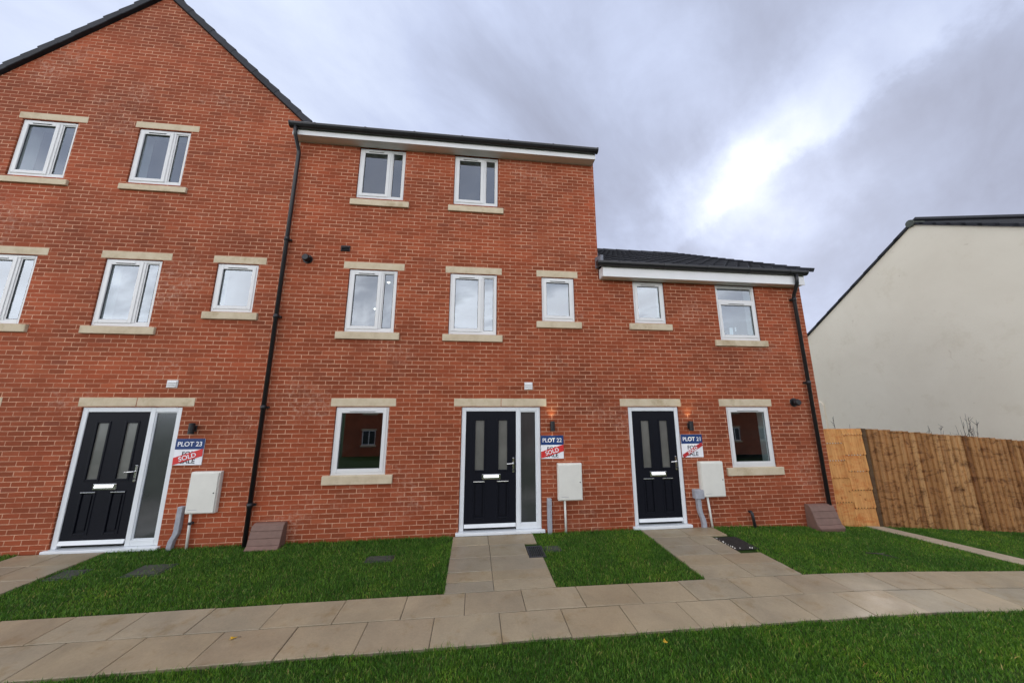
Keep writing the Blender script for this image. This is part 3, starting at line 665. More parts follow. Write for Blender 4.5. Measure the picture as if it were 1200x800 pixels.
fl = MB(); fl.prism([(-.29,4.93),(.02,4.93),(.02,5.17),(-.29,5.10)],'x',2.44,2.50); fl.prism([(.0-.004,5.12),(4.1,7.46),(4.1,7.62),(-.004,5.28)],'x',2.5045,2.512); fl.build('flashing', M['flash'], hC)
rd = MB()
for i in range(10): rd.tube([(2.52+i*.46,4.1,7.40),(2.52+(i+1)*.46-.01,4.1,7.396)],[.115,.11],12)
rd.build('ridge', M['tile'], hC)
downpipe(hC,[(6.80,-.262,4.90),(6.80,-.262,4.78),(6.815,-.24,4.70),(6.865,-.09,4.50),(6.875,-.066,4.44),(6.905,-.066,-.12)],[(6.876,-.066,4.40),(6.885,-.066,2.6)])
# a card left standing on the upstairs window board
cd = MB(); cd.box(5.33,5.61,.14,.17,3.492,3.725); pk = cd.build('display_card', M['wasbox']); tag(pk,'small dark card with a white label propped inside the upstairs right window','card')
cw = MB(); cw.box(5.42,5.50,.132,.139,3.60,3.775); cw.box(5.55,5.58,.132,.139,3.70,3.79); cw.build('white_label', M['signwhite'], pk)

# the house across the green, which the dark ground floor windows mirror
hE = thing('brick_house',(0,-24,-2.3),'red brick house across the green, mirrored in the dark ground floor window','house')
EY = -24.0; wins = [(-9.5+i*3.1,-8.4+i*3.1,1.35,2.55) for i in range(14)]+[(-9.5+i*3.1,-8.4+i*3.1,-1.3,-.1) for i in (0,2,3,5,6,8,9,11,12)]
mb = wall_mesh(hE,'wall',-11,33.5,-2.6,3.0,[(a,b,c,d_) for a,b,c,d_ in wins]+[(-6.4,-5.4,-2.6,-.1),(3.0,4.0,-2.6,-.1)],y=EY,depth=-.13)
mb.box(-11,33.5,EY-8,EY-.3,-2.6,3.0); mb.prism([(EY+.2,3.0),(EY-8.3,3.0),(EY-4,5.3)],'x',-11.2,-10.99); mb.build('wall', M['brick'], hE)
mb = MB(); mb.prism([(EY+.35,2.98),(EY-4,5.4),(EY-8.5,2.98),(EY-8.5,2.9),(EY-4,5.25),(EY+.35,2.9)],'x',-11.2,33.7); mb.build('roof', M['tile'], hE)
for a,b,c,d_ in wins:
    mb = MB(); frame_ring(mb,a,b,c,d_,.07,.07,.07,.07,EY-.09,EY-.03); mb.box((a+b)/2-.035,(a+b)/2+.035,EY-.09,EY-.03,c+.07,d_-.07); w_ = mb.build('window', M['upvc'], hE)
    mb = MB(); mb.box(a+.06,b-.06,EY-.085,EY-.06,c+.06,d_-.06); mb.build('pane', M['frosted'], w_)
    mb = MB(); mb.box(a-.1,b+.1,EY-.05,EY+.05,c-.14,c-.003); mb.build('window_sill', M['stone'], hE); mb = MB(); mb.box(a-.1,b+.1,EY-.05,EY+.006,d_+.003,d_+.14); mb.build('lintel', M['stone'], hE)
for a,b in ((-6.4,-5.4),(3.0,4.0)):
    mb = MB(); mb.box(a,b,EY-.1,EY-.03,-2.35,-.1); mb.build('front_door', M['door'], hE)
    mb = MB(); mb.box(a-.2,b+.2,EY-.05,EY+.5,-.05,.08); mb.build('porch_canopy', M['white_board'], hE)
# small lights in the ceiling of the lit room on the first floor
for i,(px,py) in enumerate(((455.4,331.7),(439.3,362.5))):
    v = fw + rt*((px-600)/384.463) - up*((py-400)/384.463); t_ = (4.945-C.z)/v.z; p = C+v*t_
    dl = MB(); dl.tube([(p.x,p.y,4.962),(p.x,p.y,4.948)],.026,14); tag(dl.build('ceiling_light', M['downlight']),('lit ceiling spotlight seen through the narrow light of the first floor window','lit ceiling spotlight seen through the wide sash of the first floor window')[i],'ceiling light','ceiling lights in the first floor room')

# ------------------------------------------------------------------ things on and by the walls
def wall_lamp(x,z,lit,label):
    t = thing('wall_lamp',(x,0,z),label,'wall lamp','black wall lamps beside the front doors')
    mb = MB(); mb.box(x-.03,x+.03,-.02,.003,z-.05,z+.05); mb.build('bracket', M['black'], t, .004, 1)
    y = -.075; b = MB(); n=20
    b.tube([(x,y,z-.088),(x,y,z+.088)],.041,n,caps=False); b.tube([(x,y,z+.088),(x,y,z+.06)],[.0409,.036],n,caps=False); b.tube([(x,y,z-.088),(x,y,z-.06)],[.0409,.036],n,caps=False)
    b.box(x-.015,x+.015,y+.03,-.0202,z-.02,z+.02)
    b.build('lamp_body', M['black'], t, recalc=False)
    for s in (-1,1):
        l = MB(); l.tube([(x,y,z+s*.055),(x,y,z+s*.062)],.036,16); l.build('lens', M['warm'] if lit else M['signwhite'], t)
        if lit:
            sp = bpy.data.lights.new('lamp_glow','SPOT'); sp.energy = lit*(2.4 if s>0 else .9); sp.color = (1,.86,.50); sp.spot_size = R(80); sp.spot_blend = .9; sp.shadow_soft_size = .02
            so2 = bpy.data.objects.new('lamp_glow',sp); COL.objects.link(so2); so2.parent = t; so2.location = (0,y,s*.075); so2.rotation_euler = (R(180) if s>0 else 0,0,0)
wall_lamp(-4.626,1.757,0,'unlit black wall lamp above the sign by the leftmost door')
wall_lamp(1.44,1.757,2.6,'lit black wall lamp casting warm glow above the sign by the middle door')
wall_lamp(4.178,1.745,2.2,'lit black wall lamp casting warm glow above the sign by the rightmost door')

def text_mesh(txt, size, bold, name, mat, parent, loc, rot=0, width=None):
    cu = bpy.data.curves.new('text','FONT'); cu.body = txt; cu.size = size; cu.offset = bold; cu.extrude = .0012; cu.align_x = 'CENTER'; cu.align_y = 'CENTER'; cu.resolution_u = 4
    tmp = bpy.data.objects.new('text',cu); COL.objects.link(tmp); bpy.context.view_layer.update()
    me = bpy.data.meshes.new_from_object(tmp.evaluated_get(bpy.context.evaluated_depsgraph_get())); bpy.data.objects.remove(tmp)
    vs_ = [v.co.copy() for v in me.vertices]; w = max(v.x for v in vs_)-min(v.x for v in vs_); sc = (width/w) if width else 1
    cx = (max(v.x for v in vs_)+min(v.x for v in vs_))/2; cy = (max(v.y for v in vs_)+min(v.y for v in vs_))/2
    for v in me.vertices:
        x,y = (v.co.x-cx)*sc,(v.co.y-cy); v.co = (x*math.cos(rot)-y*math.sin(rot), -v.co.z, x*math.sin(rot)+y*math.cos(rot))
    me.name = name; me.materials.clear(); me.materials.append(mat); o = bpy.data.objects.new(name,me); COL.objects.link(o); o.parent = parent; o.location = loc
    return o
def plot_sign(x0,x1,z0,z1,num,rot,sold_mat,thin,label):
    cx,cz = (x0+x1)/2,(z0+z1)/2; w = x1-x0; h = z1-z0
    t = thing('sold_sign',(cx,0,cz),label,'sign','sold signs beside the front doors')
    b = MB(); b.box(x0,x1,-.012,-.001,z0,z1); b.build('sign_board', M['signwhite'], t, .002, 1)
    zb = z1-.405*h; b = MB(); b.box(x0,x1,-.0145,-.0122,zb,z1); b.build('header_panel', M['blue'], t)
    text_mesh('PLOT '+str(num), .102, .0015, 'lettering', M['signwhite'], t, (0,-.0165,(zb+z1)/2-cz), 0, w*.84)
    text_mesh('FOR', .105, .001, 'lettering', M['ink'], t, (.0,-.0142,zb-.070-cz), 0, w*.44)
    text_mesh('SALE', .105, .001, 'lettering', M['ink'], t, (.0,-.0142,z0+.065-cz), 0, w*.52)
    bz = (z0+zb)/2+.006; L = w*.55; hh = .036 if thin else .060
    c,s = math.cos(rot),math.sin(rot); q = [(-L,-hh),(L,-hh),(L,hh),(-L,hh)]
    clip = lambda p: (max(x0+.002,min(x1-.002,p[0])),p[1])
    b = MB(); b.prism([clip((cx+p[0]*c-p[1]*s,bz+p[0]*s+p[1]*c)) for p in q],'y',-.0195,-.017); b.build('sold_banner', sold_mat, t)
    text_mesh('SOLD', .10 if not thin else .07, .0015, 'lettering', M['signwhite'], t, (-.005,-.0215,bz-cz), rot, w*(.60 if not thin else .50))
plot_sign(-4.867,-4.435,1.175,1.592,23,R(17),M['red'],False,'square sign reading plot 23 with red sold banner, under the unlit lamp')
plot_sign(1.225,1.654,1.175,1.585,22,R(15),M['red'],False,'square sign reading plot 22 with red sold banner, beside the middle door')
plot_sign(3.984,4.42,1.155,1.58,21,R(28),M['darkred'],True,'square sign reading plot 21 with thin dark red sold strip, beside the right door')

def meter_box(x0,x1,z0,z1,label):
    t = thing('meter_box',((x0+x1)/2,0,z0),label,'meter box','white meter boxes on the brick walls')
    b = MB(); b.box(x0-.012,x1+.012,-.075,.004,z0-.008,z1+.012); b.build('box_body', M['boxwhite'], t, .010, 2)
    d_ = MB(); d_.box(x0,x1,-.095,-.0755,z0+.004,z1-.004); dd = d_.build('box_door', M['boxwhite'], t, .012, 3)
    l = MB(); l.tube([(x1-.035,-.0948,z0+.30),(x1-.035,-.100,z0+.30)],.010,12); l.build('lock', M['gasket'], dd)
    v = MB(); v.box(x0+.04,x0+.17,-.0968,-.0952,z0+.055,z0+.060); v.build('vent_slot', M['galv'], dd)
    return t
m23 = meter_box(-4.50,-4.09,.457,1.066,'white meter box on the wall of the gabled house, right of the sidelight'); m22 = meter_box(1.53,1.955,.475,1.085,'white meter box on the middle house wall with a straight grey duct to its left'); m21 = meter_box(4.285,4.735,.455,1.068,'white meter box between the rightmost door and the ground floor window')
def supply_pipe(xa,xb,zt,label,clip=False):
    t = thing('supply_pipe',(xb,-.045,gz(xb)),label,'pipe','cream pipes under the meter boxes')
    b = MB(); b.tube([(xa,-.045,zt),((xa+xb)/2,-.045,(zt+gz(xb))/2),(xb,-.045,gz(xb)-.03)],.019,12); b.build('pipe', M['boxwhite'], t)
    if clip:
        c = MB(); c.tube([(xa+.01,-.045,zt-.165),(xa+.01,-.045,zt-.125)],.027,12); c.box(xa+.015,xa+.05,-.06,-.02,zt-.16,zt-.13); c.build('pipe_clip', M['iron'], t)
supply_pipe(-4.440,-4.420,.452,'cream pipe with dark clip running down from the left meter box',True)
supply_pipe(1.640,1.648,.470,'straight cream pipe running down from the middle meter box')
supply_pipe(4.385,4.430,.450,'cream pipe running down from the right meter box')
def duct(pts,w,dp,label,head=None):
    t = thing('cable_duct',(pts[-1][0],-.04,gz(pts[-1][0])),label,'cable duct','grey cable ducts by the meter boxes')
    b = MB()
    n = len(b.v)
    for (x,z) in pts: b.v += [(x-w/2,-dp,z),(x+w/2,-dp,z),(x+w/2,.004,z),(x-w/2,.004,z)]
    for i in range(len(pts)-1):
        for q in range(4): b.f.append((n+i*4+q,n+i*4+(q+1)%4,n+(i+1)*4+(q+1)%4,n+(i+1)*4+q)); b.sm.append(False)
    b.f.append((n,n+1,n+2,n+3)); e=n+4*(len(pts)-1); b.f.append((e+3,e+2,e+1,e)); b.sm += [False]*2
    b.build('duct_cover', M['galv'], t, .008, 2)
    if head:
        h = MB(); h.box(*head); h.build('junction_box', M['galv'], t, .012, 2)
duct([(-4.600,.555),(-4.602,.22),(-4.612,.15),(-4.655,.06),(-4.668,-.03),(-4.668,-.12)],.075,.065,'grey cable duct kicking left at its foot beside the left meter box')
duct([(1.36,.505),(1.36,.2),(1.362,-.1)],.078,.065,'straight grey cable duct left of the middle meter box')
duct([(4.205,.43),(4.208,.25),(4.225,.16),(4.262,.07),(4.275,-.02),(4.275,-.13)],.078,.065,'grey cable duct with square junction box left of the right meter box',(4.115,4.295,-.10,.004,.425,.585))

def gas_box(x0,x1,dep,z0,z1,label):
    t = thing('gas_meter_box',((x0+x1)/2,0,z0),label,'gas meter box','brown ground gas meter boxes')
    h = z1-z0
    pr = [(.002,z0-.08),(.002,z1-.015),(-.03,z1),(-.075,z1-.005),(-.105,z1-.03)]
    for i in range(1,8):
        u = i/8; pr.append((-.105-(dep-.13)*u, z1-.03-(h-.075)*(.5-.5*math.cos(math.pi*(.12+.80*u)))/.93))
    pr += [(-dep-.005,z0+.035),(-dep+.005,z0),(-dep+.03,z0-.08)]
    b = MB(); b.prism(pr,'x',x0,x1); b.build('box_body', M['brownbox'], t, .012, 2)
    # lid laid over the sloping front with shallow ribs
    lid = MB(); k_ = [p for p in pr[3:13]]
    for (i0,i1) in ((1,3),(3,5),(5,7),(7,9)):
        a,bb = k_[i0],k_[i1]; ex = .008
        dy,dz = bb[0]-a[0],bb[1]-a[1]; L = math.hypot(dy,dz); nn = (dz/L,-dy/L) if dz/L<0 else (-dz/L,dy/L)
        g = .03
        p0 = (a[0]+dy*g,a[1]+dz*g); p1 = (bb[0]-dy*g,bb[1]-dz*g)
        lid.prism([(p0[0]+nn[0]*.001,p0[1]+nn[1]*.001),(p1[0]+nn[0]*.001,p1[1]+nn[1]*.001),(p1[0]+nn[0]*.010,p1[1]+nn[1]*.010),(p0[0]+nn[0]*.010,p0[1]+nn[1]*.010)],'x',x0-.004,x1+.004)
    lid.build('box_lid', M['brownbox'], t, .004, 1)
gas_box(-3.47,-3.00,.24,-.10,.285,'brown sloping gas meter box right of the left black downpipe')
gas_box(6.42,6.93,.27,-.155,.262,'brown sloping gas meter box at the foot of the right black downpipe')
sp = MB(); sp.tube([(5.222,-.03,.155),(5.225,-.055,.165),(5.232,-.075,.145),(5.25,-.075,.02),(5.27,-.07,-.14)],.026,12); tag(sp.build('pipe_stub', M['black']),'short bent black pipe stub rising from the grass under the right windows','pipe')

# ------------------------------------------------------------------ gate, fence, neighbour
gate = thing('side_gate',(7.6,.06,gz(7.6)),'pale new wooden gate between the brick corner and the weathered fence','gate')
ztop = 1.655
for ci,(a,b,starts) in enumerate(((7.155,7.60,[1.655,1.36,1.02,.68,.22,-.25]),(7.60,8.075,[1.655,1.52,1.12,.80,.44,.10,-.25]))):
    for r in range(len(starts)-1):
        zt,zb = starts[r],starts[r+1]; n = 7; bw = (b-a)/n; mb = MB()
        for q in range(n):
            x0 = a+q*bw; x1 = x0+bw-.003; d0 = .052-r*.0; 
            tip = .032 if r < len(starts)-2 else 0
            # board leaning out a little at its foot, foot cut to a point
            yT,yB = .060,.040
            pts = [(x0,zt),(x0,zb+tip),((x0+x1)/2,zb),(x1,zb+tip),(x1,zt)]
            k0 = len(mb.v)
            for (x,z) in pts: yy = yB+(yT-yB)*((z-zb)/(zt-zb)); mb.v.append((x,yy,z))
            for (x,z) in pts: yy = yB+(yT-yB)*((z-zb)/(zt-zb)); mb.v.append((x,yy+.014,z))
            mb.f.append((k0,k0+1,k0+2,k0+3,k0+4)); mb.f.append((k0+9,k0+8,k0+7,k0+6,k0+5)); mb.sm += [False]*2
            for e in range(5): mb.f.append((k0+e,k0+5+e,k0+5+(e+1)%5,k0+(e+1)%5)); mb.sm.append(False)
        mb.build('board_row', M['gate'], gate)
mb = MB(); mb.box(7.15,8.08,.078,.12,1.45,1.53); mb.box(7.15,8.08,.078,.12,.62,.70); mb.box(7.15,8.08,.078,.12,-.1,-.02); mb.build('rail', M['gate'], gate)
fence = thing('wooden_fence',(8.2,.1,gz(8.2)),'weathered brown close boarded fence right of the pale gate','fence')
def ftop(x): return 1.655-.074*(x-8.15)
mb = MB(); x = 8.20
while x < 15.5:
    w = random.uniform(.138,.152); yl = .085+random.uniform(-.004,.004); zt = ftop(x)+random.uniform(-.008,.008); zb = gz(x)-.05
    ln = random.uniform(-.006,.006)
    mb.prism([(x,yl-.040),(x+w+.02,yl-.004),(x+w+.02,yl+.006),(x,yl-.010)],'z',zb,zt); x += w
mb.build('board_panel', M['fence'], fence)
for z in (1.35,.6,-.1):
    pass
rl = MB()
for dz in (.25,.95,1.6): rl.prism([(8.16,ftop(8.16)-dz),(15.5,ftop(15.5)-dz),(15.5,ftop(15.5)-dz-.08),(8.16,ftop(8.16)-dz-.08)],'y',.10,.15)
rl.build('rail', M['fence'], fence)
for px in (8.135,10.4,12.6,14.8):
    mb = MB(); yy = (.055,.155) if px<8.2 else (.152,.25); mb.box(px-.045,px+.045,*yy,gz(px)-.1,ftop(px)-(0 if px<8.2 else .06)); mb.build('post', M['post'], fence, .004, 1)

# cream rendered house: its gable end faces the terrace, beyond the fence
th = R(-9.5); nv = Vector((math.cos(th),math.sin(th))); tv = Vector((-math.sin(th),math.cos(th))); XG = 14.0
def ray(x,y): return fw + rt*((x-600)/384.463) - up*((y-400)/384.463)
def ghit(x,y):
    dd = ray(x,y); t = XG/(dd.x*nv.x+dd.y*nv.y); p = C+dd*t; return ((p.x-C.x)*tv.x+(p.y-C.y)*tv.y, p.z)
ap = ghit(1069,263); lf = ghit(945,396); rr_ = ghit(1200,265)
sl_l = (ap[1]-lf[1])/(lf[0]-ap[0]); sl_r = (ap[1]-rr_[1])/(ap[0]-rr_[0])
hw = 4.6; hl = 8.6; T = [(ap[0]+hl,ap[1]-sl_l*hl),(ap[0],ap[1]),(ap[0]-hw,ap[1]-sl_r*hw)]
def GP(s,z,depth=0): return (C.x+nv.x*(XG+depth)+tv.x*s, C.y+nv.y*(XG+depth)+tv.y*s, z)
hD = thing('rendered_house', (*GP(ap[0],0,4)[:2],-.7),'neighbouring house with blank cream rendered gable wall behind the fence','house')
mb = MB(); out = [(T[0][0],-1.2),(T[0][0],T[0][1]),T[1],(T[2][0],T[2][1]),(T[2][0],-1.2)]
n0 = len(mb.v); mb.v += [GP(s,z) for s,z in out]+[GP(s,z,8.5) for s,z in out]; mb.f += [(0,1,2,3,4),(9,8,7,6,5)]+[(i,i+5,(i+1)%5+5,(i+1)%5) for i in range(5)]; mb.sm += [False]*7
mb.build('wall', M['cream'], hD)
for i,(p,q) in enumerate(((T[0],T[1]),(T[2],T[1]))):
    dz = .02; mb = MB(); m = 14
    ext = (p[0]+(p[0]-q[0])*.06, p[1]+(p[1]-q[1])*.06)
    rf = MB()
    for j in range(m):
        t0,t1 = j/m,(j+1)/m+.02; a = (ext[0]+(q[0]-ext[0])*t0, ext[1]+(q[1]-ext[1])*t0); b = (ext[0]+(q[0]-ext[0])*t1, ext[1]+(q[1]-ext[1])*t1)
        n0 = len(rf.v); rf.v += [GP(a[0],a[1]+.115,-.06),GP(a[0],a[1]+.115,8.6),GP(b[0],b[1]+.09,8.6),GP(b[0],b[1]+.09,-.06),GP(a[0],a[1]+.003,-.06),GP(a[0],a[1]+.003,8.6),GP(b[0],b[1]+.003,8.6),GP(b[0],b[1]+.003,-.06)]
        for f in ((0,1,2,3),(7,6,5,4),(0,3,7,4),(1,5,6,2),(0,4,5,1),(3,2,6,7)): rf.f.append(tuple(n0+w for w in f)); rf.sm.append(False)
    rf.build('roof', M['tile'], hD)
mb = MB(); zt = T[1][1]+.07; mb.tube([GP(T[1][0],zt-.02,-.10),GP(T[1][0],zt-.02,.3)],[.13,.13],12); mb.build('ridge_end', M['moss'], hD)
mb = MB(); mb.tube([GP(T[1][0],zt-.02,.301),GP(T[1][0],zt-.02,8.6)],.12,12); mb.build('ridge', M['tile'], hD)
q = [ghit(x,y) for x,y in ((953,474),(960,470),(966,474),(969,503))]
mb = MB(); s0,s1 = q[2][0],q[0][0]; zt = q[1][1]; n = 8
prof = [(s0,-1.0),(s1+.3,-1.0),(s1+.3,zt)]+[(s0+.25*(1-math.sin(i/n*math.pi/2)),zt-.25*(1-math.cos(i/n*math.pi/2))) for i in range(n+1)]
n0 = 0; mb.v += [GP(s,z,-.06) for s,z in prof]+[GP(s,z,.01) for s,z in prof]; kk = len(prof)
mb.f += [tuple(range(kk)),tuple(range(2*kk-1,kk-1,-1))]+[(i,i+kk,(i+1)%kk+kk,(i+1)%kk) for i in range(kk)]; mb.sm += [False]*(kk+2)
mb.build('render_panel', M['cream'], hD, .01, 1)

# bare shrubs behind the fence
def shrub(x,y,h,n,spread,label,seed):
    rnd = random.Random(seed); z0 = gz(x)-.05
    t = thing('bare_shrub',(x,y,z0),label,'shrub','bare shrubs behind the fence')
    mb = MB()
    for i in range(n):
        a = rnd.uniform(-1,1)*spread; b = rnd.uniform(-.3,.3)*spread; hh = h*rnd.uniform(.78,1.02); bend = rnd.uniform(-.12,.12)
        pts = [(x+rnd.uniform(-.05,.05),y+rnd.uniform(-.05,.05),z0)]
        p0 = pts[0]
        for s in (.35,.7,1): pts.append((p0[0]+a*s+bend*s*s,p0[1]+b*s,z0+hh*s))
        mb.tube(pts,[.012,.009,.006,.002],5)
        for q in range(rnd.randint(4,8)):
            s = rnd.uniform(.62,.97); sx = p0[0]+a*s+bend*s*s; sz = z0+hh*s; L = rnd.uniform(.06,.2); dx = rnd.uniform(-.6,.6)
            mb.tube([(sx,p0[1]+b*s,sz),(sx+dx*L*.6,p0[1]+b*s+rnd.uniform(-.05,.05),sz+L*.6),(sx+dx*L,p0[1]+b*s+rnd.uniform(-.05,.05),sz+L)],[.005,.004,.0015],4)
    mb.build('stems', M['twig'], t)
shrub(8.27,.62,2.16,5,.30,'thin bare shrub poking above the pale gate',3)
shrub(10.55,.62,2.18,4,.20,'few bare shoots above the fence between the two other shrubs',5)
shrub(11.65,.62,2.46,12,.34,'thickest bare shrub rising behind the right end of the fence',8)

# ------------------------------------------------------------------ small things on the ground
dg = thing('drain_grate',(.975,-.76,gz(1)),'black slotted drain grate in the notch of the middle entry path','drain')
mb = MB(); zt = gz(1)+.012; frame_ring2 = [(.852,1.10,-.952,-.93),(.852,1.10,-.592,-.57),(.852,.872,-.93,-.592),(1.08,1.10,-.93,-.592)]
for a,b,c,dd in frame_ring2: mb.box(a,b,c,dd,zt-.03,zt+.004)
mb.build('grate_frame', M['iron'], dg)
mb = MB()
for i in range(7): xx = .886+i*.029; mb.box(xx,xx+.013,-.93,-.592,zt-.03,zt)
mb.build('grate_bars', M['iron'], dg)
mb = MB(); mb.box(.855,1.098,-.95,-.575,zt-.06,zt-.035); mb.build('grate_well', M['soil'], dg)
covers = []
def cover(x,y,w,dp,label,name='inspection_cover',mat='cover'):
    z = gz(x)-.006; t = thing(name,(x,y,z),label,'inspection cover','inspection covers sunk in the lawns'); covers.append((x,y,w,dp))
    mb = MB(); mb.box(x-w/2,x+w/2,y-dp/2,y+dp/2,z-.04,z+.006); mb.build('cover_frame', M['iron'], t, .004, 1)
    mb = MB(); mb.box(x-w/2+.03,x+w/2-.03,y-dp/2+.03,y+dp/2-.03,z+.0062,z+.014); mb.build('cover_lid', M[mat], t, .004, 1)
cover(-4.33,-.72,.46,.34,'grey inspection cover sunk in the lawn under the left meter box')
cover(-5.30,-.74,.34,.28,'dark inspection cover in the grass beside the leftmost path')
cover(-1.33,-.72,.40,.20,'worn dark inspection cover in the lawn below the ground floor window')
cover(1.26,-.66,.26,.22,'small dark inspection cover in the grass beside the drain grate')
# open muddy hole where paving is missing
mb = MB(); n=14; zc = gz(4.3)
for i in range(n+1):
    for j in range(n+1):
        x = 4.10+.42*i/n; y = -.98+.50*j/n; e = math.sin(math.pi*i/n)*math.sin(math.pi*j/n)
        mb.v.append((x,y,zc+.006+.012*e*random.random()-.004))
for i in range(n):
    for j in range(n): q=i*(n+1)+j; mb.f.append((q,q+n+1,q+n+2,q+1)); mb.sm.append(True)
struct(mb.build('soil', M['soil']))
mb = MB()
for i in range(15):
    u = random.random(); x = 4.105+.012*random.gauss(0,1)+.02; y = -.95+.42*u; r = random.uniform(.004,.010); z=zc+.014
    mb.tube([(x,y,z-r),(x,y,z),(x,y,z+r*.8)],[r*.8,r,r*.4],6)
for i in range(4):
    x = random.uniform(4.2,4.48); y=random.uniform(-.98,-.9); r=random.uniform(.004,.011); mb.tube([(x,y,zc+.008),(x,y,zc+.014+r)],[r,r*.5],6)
o = mb.build('mortar_crumbs', M['boxwhite']); o['kind']='stuff'; tag(o,'pale mortar crumbs along the edge of the muddy hole','rubble')
def leaf(x,y,z,sz,rot,label,name='fallen_leaf'):
    mb = MB(); pts=[]; n=10; outl=[]
    for i in range(n):
        a = 2*math.pi*i/n; r = sz*(.55+.25*math.cos(3*a)+.12*math.cos(5*a+1)); outl.append((r*math.cos(a),r*math.sin(a)*.75))
    c,s = math.cos(rot),math.sin(rot); k0=0
    for (a,b) in outl: mb.v.append((x+a*c-b*s,y+a*s+b*c,z+.35*abs(b)+.25*abs(a)+.004))
    mb.v.append((x,y,z+.004)); 
    for i in range(n): mb.f.append((i,(i+1)%n,n)); mb.sm.append(True)
    o = mb.build(name, M['leaf']); md = o.modifiers.new('thickness','SOLIDIFY'); md.thickness=.0012
    tag(o,label,'leaf','yellow leaves on the ground')
    st = MB(); st.tube([(x,y,z+.006),(x+c*sz*.9,y+s*sz*.9,z+.012),(x+c*sz*1.5,y+s*sz*1.5,z+.005)],.0018,5); st.build('leaf_stalk', M['twig'], o)
leaf(-2.25,-2.32,gz(-2)+.013,.045,.3,'yellow fallen leaf lying on the front row of the paved path')
leaf(1.82,-2.84,gz(1.8)+.035,.045,1.3,'yellow leaf lying in the grass in front of the path')
tw = MB(); tw.tube([(6.10,-1.22,gz(6.1)+.03),(6.25,-1.30,gz(6.2)+.045),(6.40,-1.42,gz(6.3)+.03)],[.008,.007,.003],6); tw.tube([(6.25,-1.30,gz(6.2)+.045),(6.36,-1.28,gz(6.2)+.05)],[.005,.002],5)
tag(tw.build('twig', M['twig']),'bare twig lying in the lawn below the right gas meter box','twig')

# ------------------------------------------------------------------ grass
def inside_excl(x,y):
    m = np.zeros(x.shape,bool)
    for a,b,c,dd in ((-6.69,-5.51,-1.77,.1),(-.32,1.055,-1.77,.1),(3.015,4.425,-1.77,.1),(-12,14,-2.655,-1.755)):
        m |= (x>a)&(x<b)&(y>c)&(y<dd)
    u = np.clip((0-y)/1.76,0,1); xl = 7.70+(8.42-7.70)*u; xr = 8.08+(8.95-8.08)*u
    m |= (x>xl)&(x<xr)&(y>-1.77)
    m |= (y>-.012)
    for (cx,cy,w,dp) in covers: m |= (abs(x-cx)<w/2-.02)&(abs(y-cy)<dp/2-.02)&(rng.random(x.shape)<.50+.25*np.sin(x*23)*np.sin(y*29))
    m |= (x>4.05)&(x<4.52)&(y>-.99)&(y<-.5)&(rng.random(x.shape)<.9)
    m |= (x>.84)&(x<1.10)&(y>-.96)&(y<-.57)
    m |= (x>-3.5)&(x<-2.98)&(y>-.22); m |= (x>6.4)&(x<6.95)&(y>-.25)
    return m
def scatter(x0,x1,y0,y1,dens):
    n = int((x1-x0)*(y1-y0)*dens); return rng.uniform(x0,x1,n), rng.uniform(y0,y1,n)
regs = [(-9.5,-.3,-1.76,0,6500),(1.04,3.03,-1.76,0,7000),(4.05,8.9,-1.76,0,6000),(8.0,13.5,-1.76,.05,3800),(-6,10,-3.35,-2.64,9000),(-6,10,-4.1,-3.35,6500),(-6,10,-5.2,-4.1,1500)]
XS,YS = [],[]
for r_ in regs:
    a,b = scatter(*r_); XS.append(a); YS.append(b)
x = np.concatenate(XS); y = np.concatenate(YS)
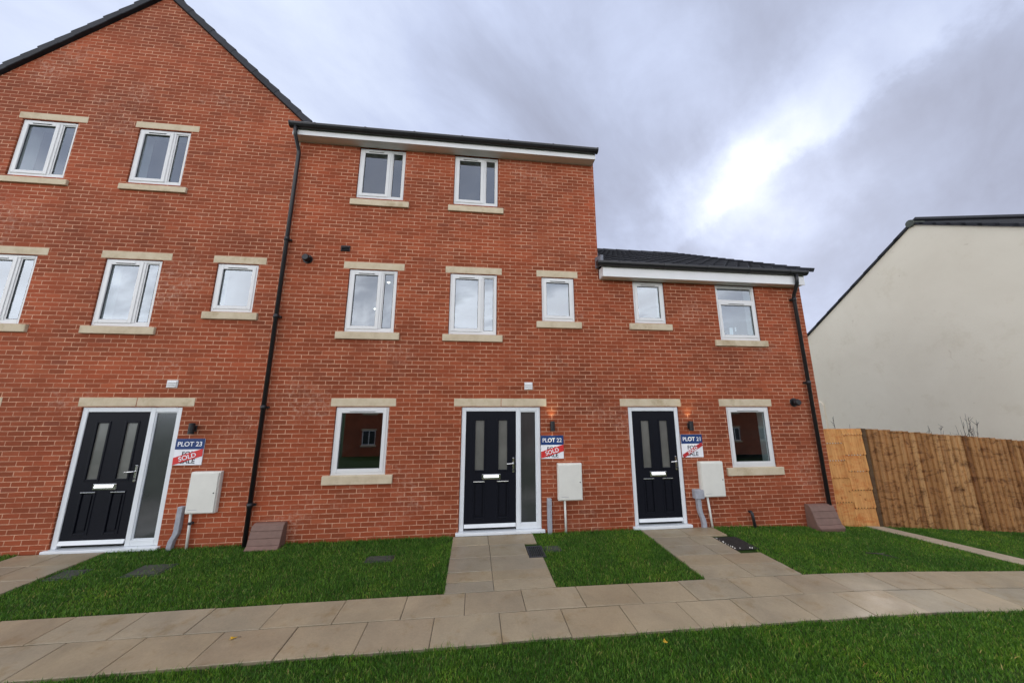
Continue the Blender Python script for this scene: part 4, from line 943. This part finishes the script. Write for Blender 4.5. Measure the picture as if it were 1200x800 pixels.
# ragged edges: a few blades root a little over the paving
wob = .016*np.sin(x*5.1+np.sin(x*1.7)*2)+.012*np.sin(x*13.7+y*9)+.008*np.sin(x*31+y*27)
wo2 = .016*np.sin(y*5.7+1.3)+.012*np.sin(y*14.9+x*8)
jx = x+wo2*.8+rng.normal(0,.012,x.shape); jy = y+wob*.9+rng.normal(0,.012,y.shape)
keep = ~inside_excl(jx,jy); x,y = x[keep],y[keep]; n = len(x)
from math import pi
pat = .5+.5*np.sin(x*2.3+np.cos(y*3.1)*1.7)*np.cos(y*2.9+np.sin(x*1.3)*2)
edge = np.zeros(n,bool)
for ex in (-6.69,-5.51,-.32,1.055,3.015,4.425): edge |= (abs(x-ex)<.06)&(y>-1.78)
for ey in (-2.655,-1.755): edge |= abs(y-ey)<.06
edge |= y>-.10
h = (.015+.020*rng.random(n)+.016*pat*rng.random(n))*np.where(rng.random(n)<.05,1.6,1.0)
h = h*np.where(edge,1.0+.55*rng.random(n),1.0)
z = np.interp(x,[-20,1,3,4.5,5.2,6.5,8,10,12,16,30],[-.06,-.06,-.075,-.085,-.10,-.155,-.22,-.36,-.50,-.7,-.9])-.014
ang = rng.uniform(0,2*pi,n); ln = rng.uniform(.1,.85,n)*h; la = rng.uniform(0,2*pi,n); w = rng.uniform(.0022,.0042,n)
dx,dy = np.cos(ang)*w,np.sin(ang)*w; lx,ly = np.cos(la)*ln,np.sin(la)*ln
V = np.empty((n,5,3)); 
V[:,0]=np.stack([x-dx,y-dy,z],1); V[:,1]=np.stack([x+dx,y+dy,z],1)
V[:,2]=np.stack([x+dx*.75+lx*.35,y+dy*.75+ly*.35,z+h*.6],1); V[:,3]=np.stack([x-dx*.75+lx*.35,y-dy*.75+ly*.35,z+h*.6],1); V[:,4]=np.stack([x+lx,y+ly,z+h],1)
me = bpy.data.meshes.new('grass'); me.vertices.add(n*5); me.vertices.foreach_set('co',V.ravel())
base = (np.arange(n)*5)[:,None]; loops = np.concatenate([base+np.array([[0,1,2,3]]),base+np.array([[3,2,4]])],1).ravel()
me.loops.add(n*7); me.loops.foreach_set('vertex_index',loops.astype(np.int32)); me.polygons.add(n*2)
ls = np.empty((n,2),np.int32); ls[:,0]=np.arange(n)*7; ls[:,1]=np.arange(n)*7+4; me.polygons.foreach_set('loop_start',ls.ravel())
me.update(); me.validate(); me.materials.append(M['grass'])
go = bpy.data.objects.new('grass',me); COL.objects.link(go); tag(go,'short green lawn grass in front of the houses and path','grass',kind='stuff')

S.render.engine = 'CYCLES'; S.cycles.max_bounces = 8; S.cycles.transparent_max_bounces = 8; S.cycles.use_denoising = True
S.cycles.sample_clamp_indirect = 4
print('blades',n)
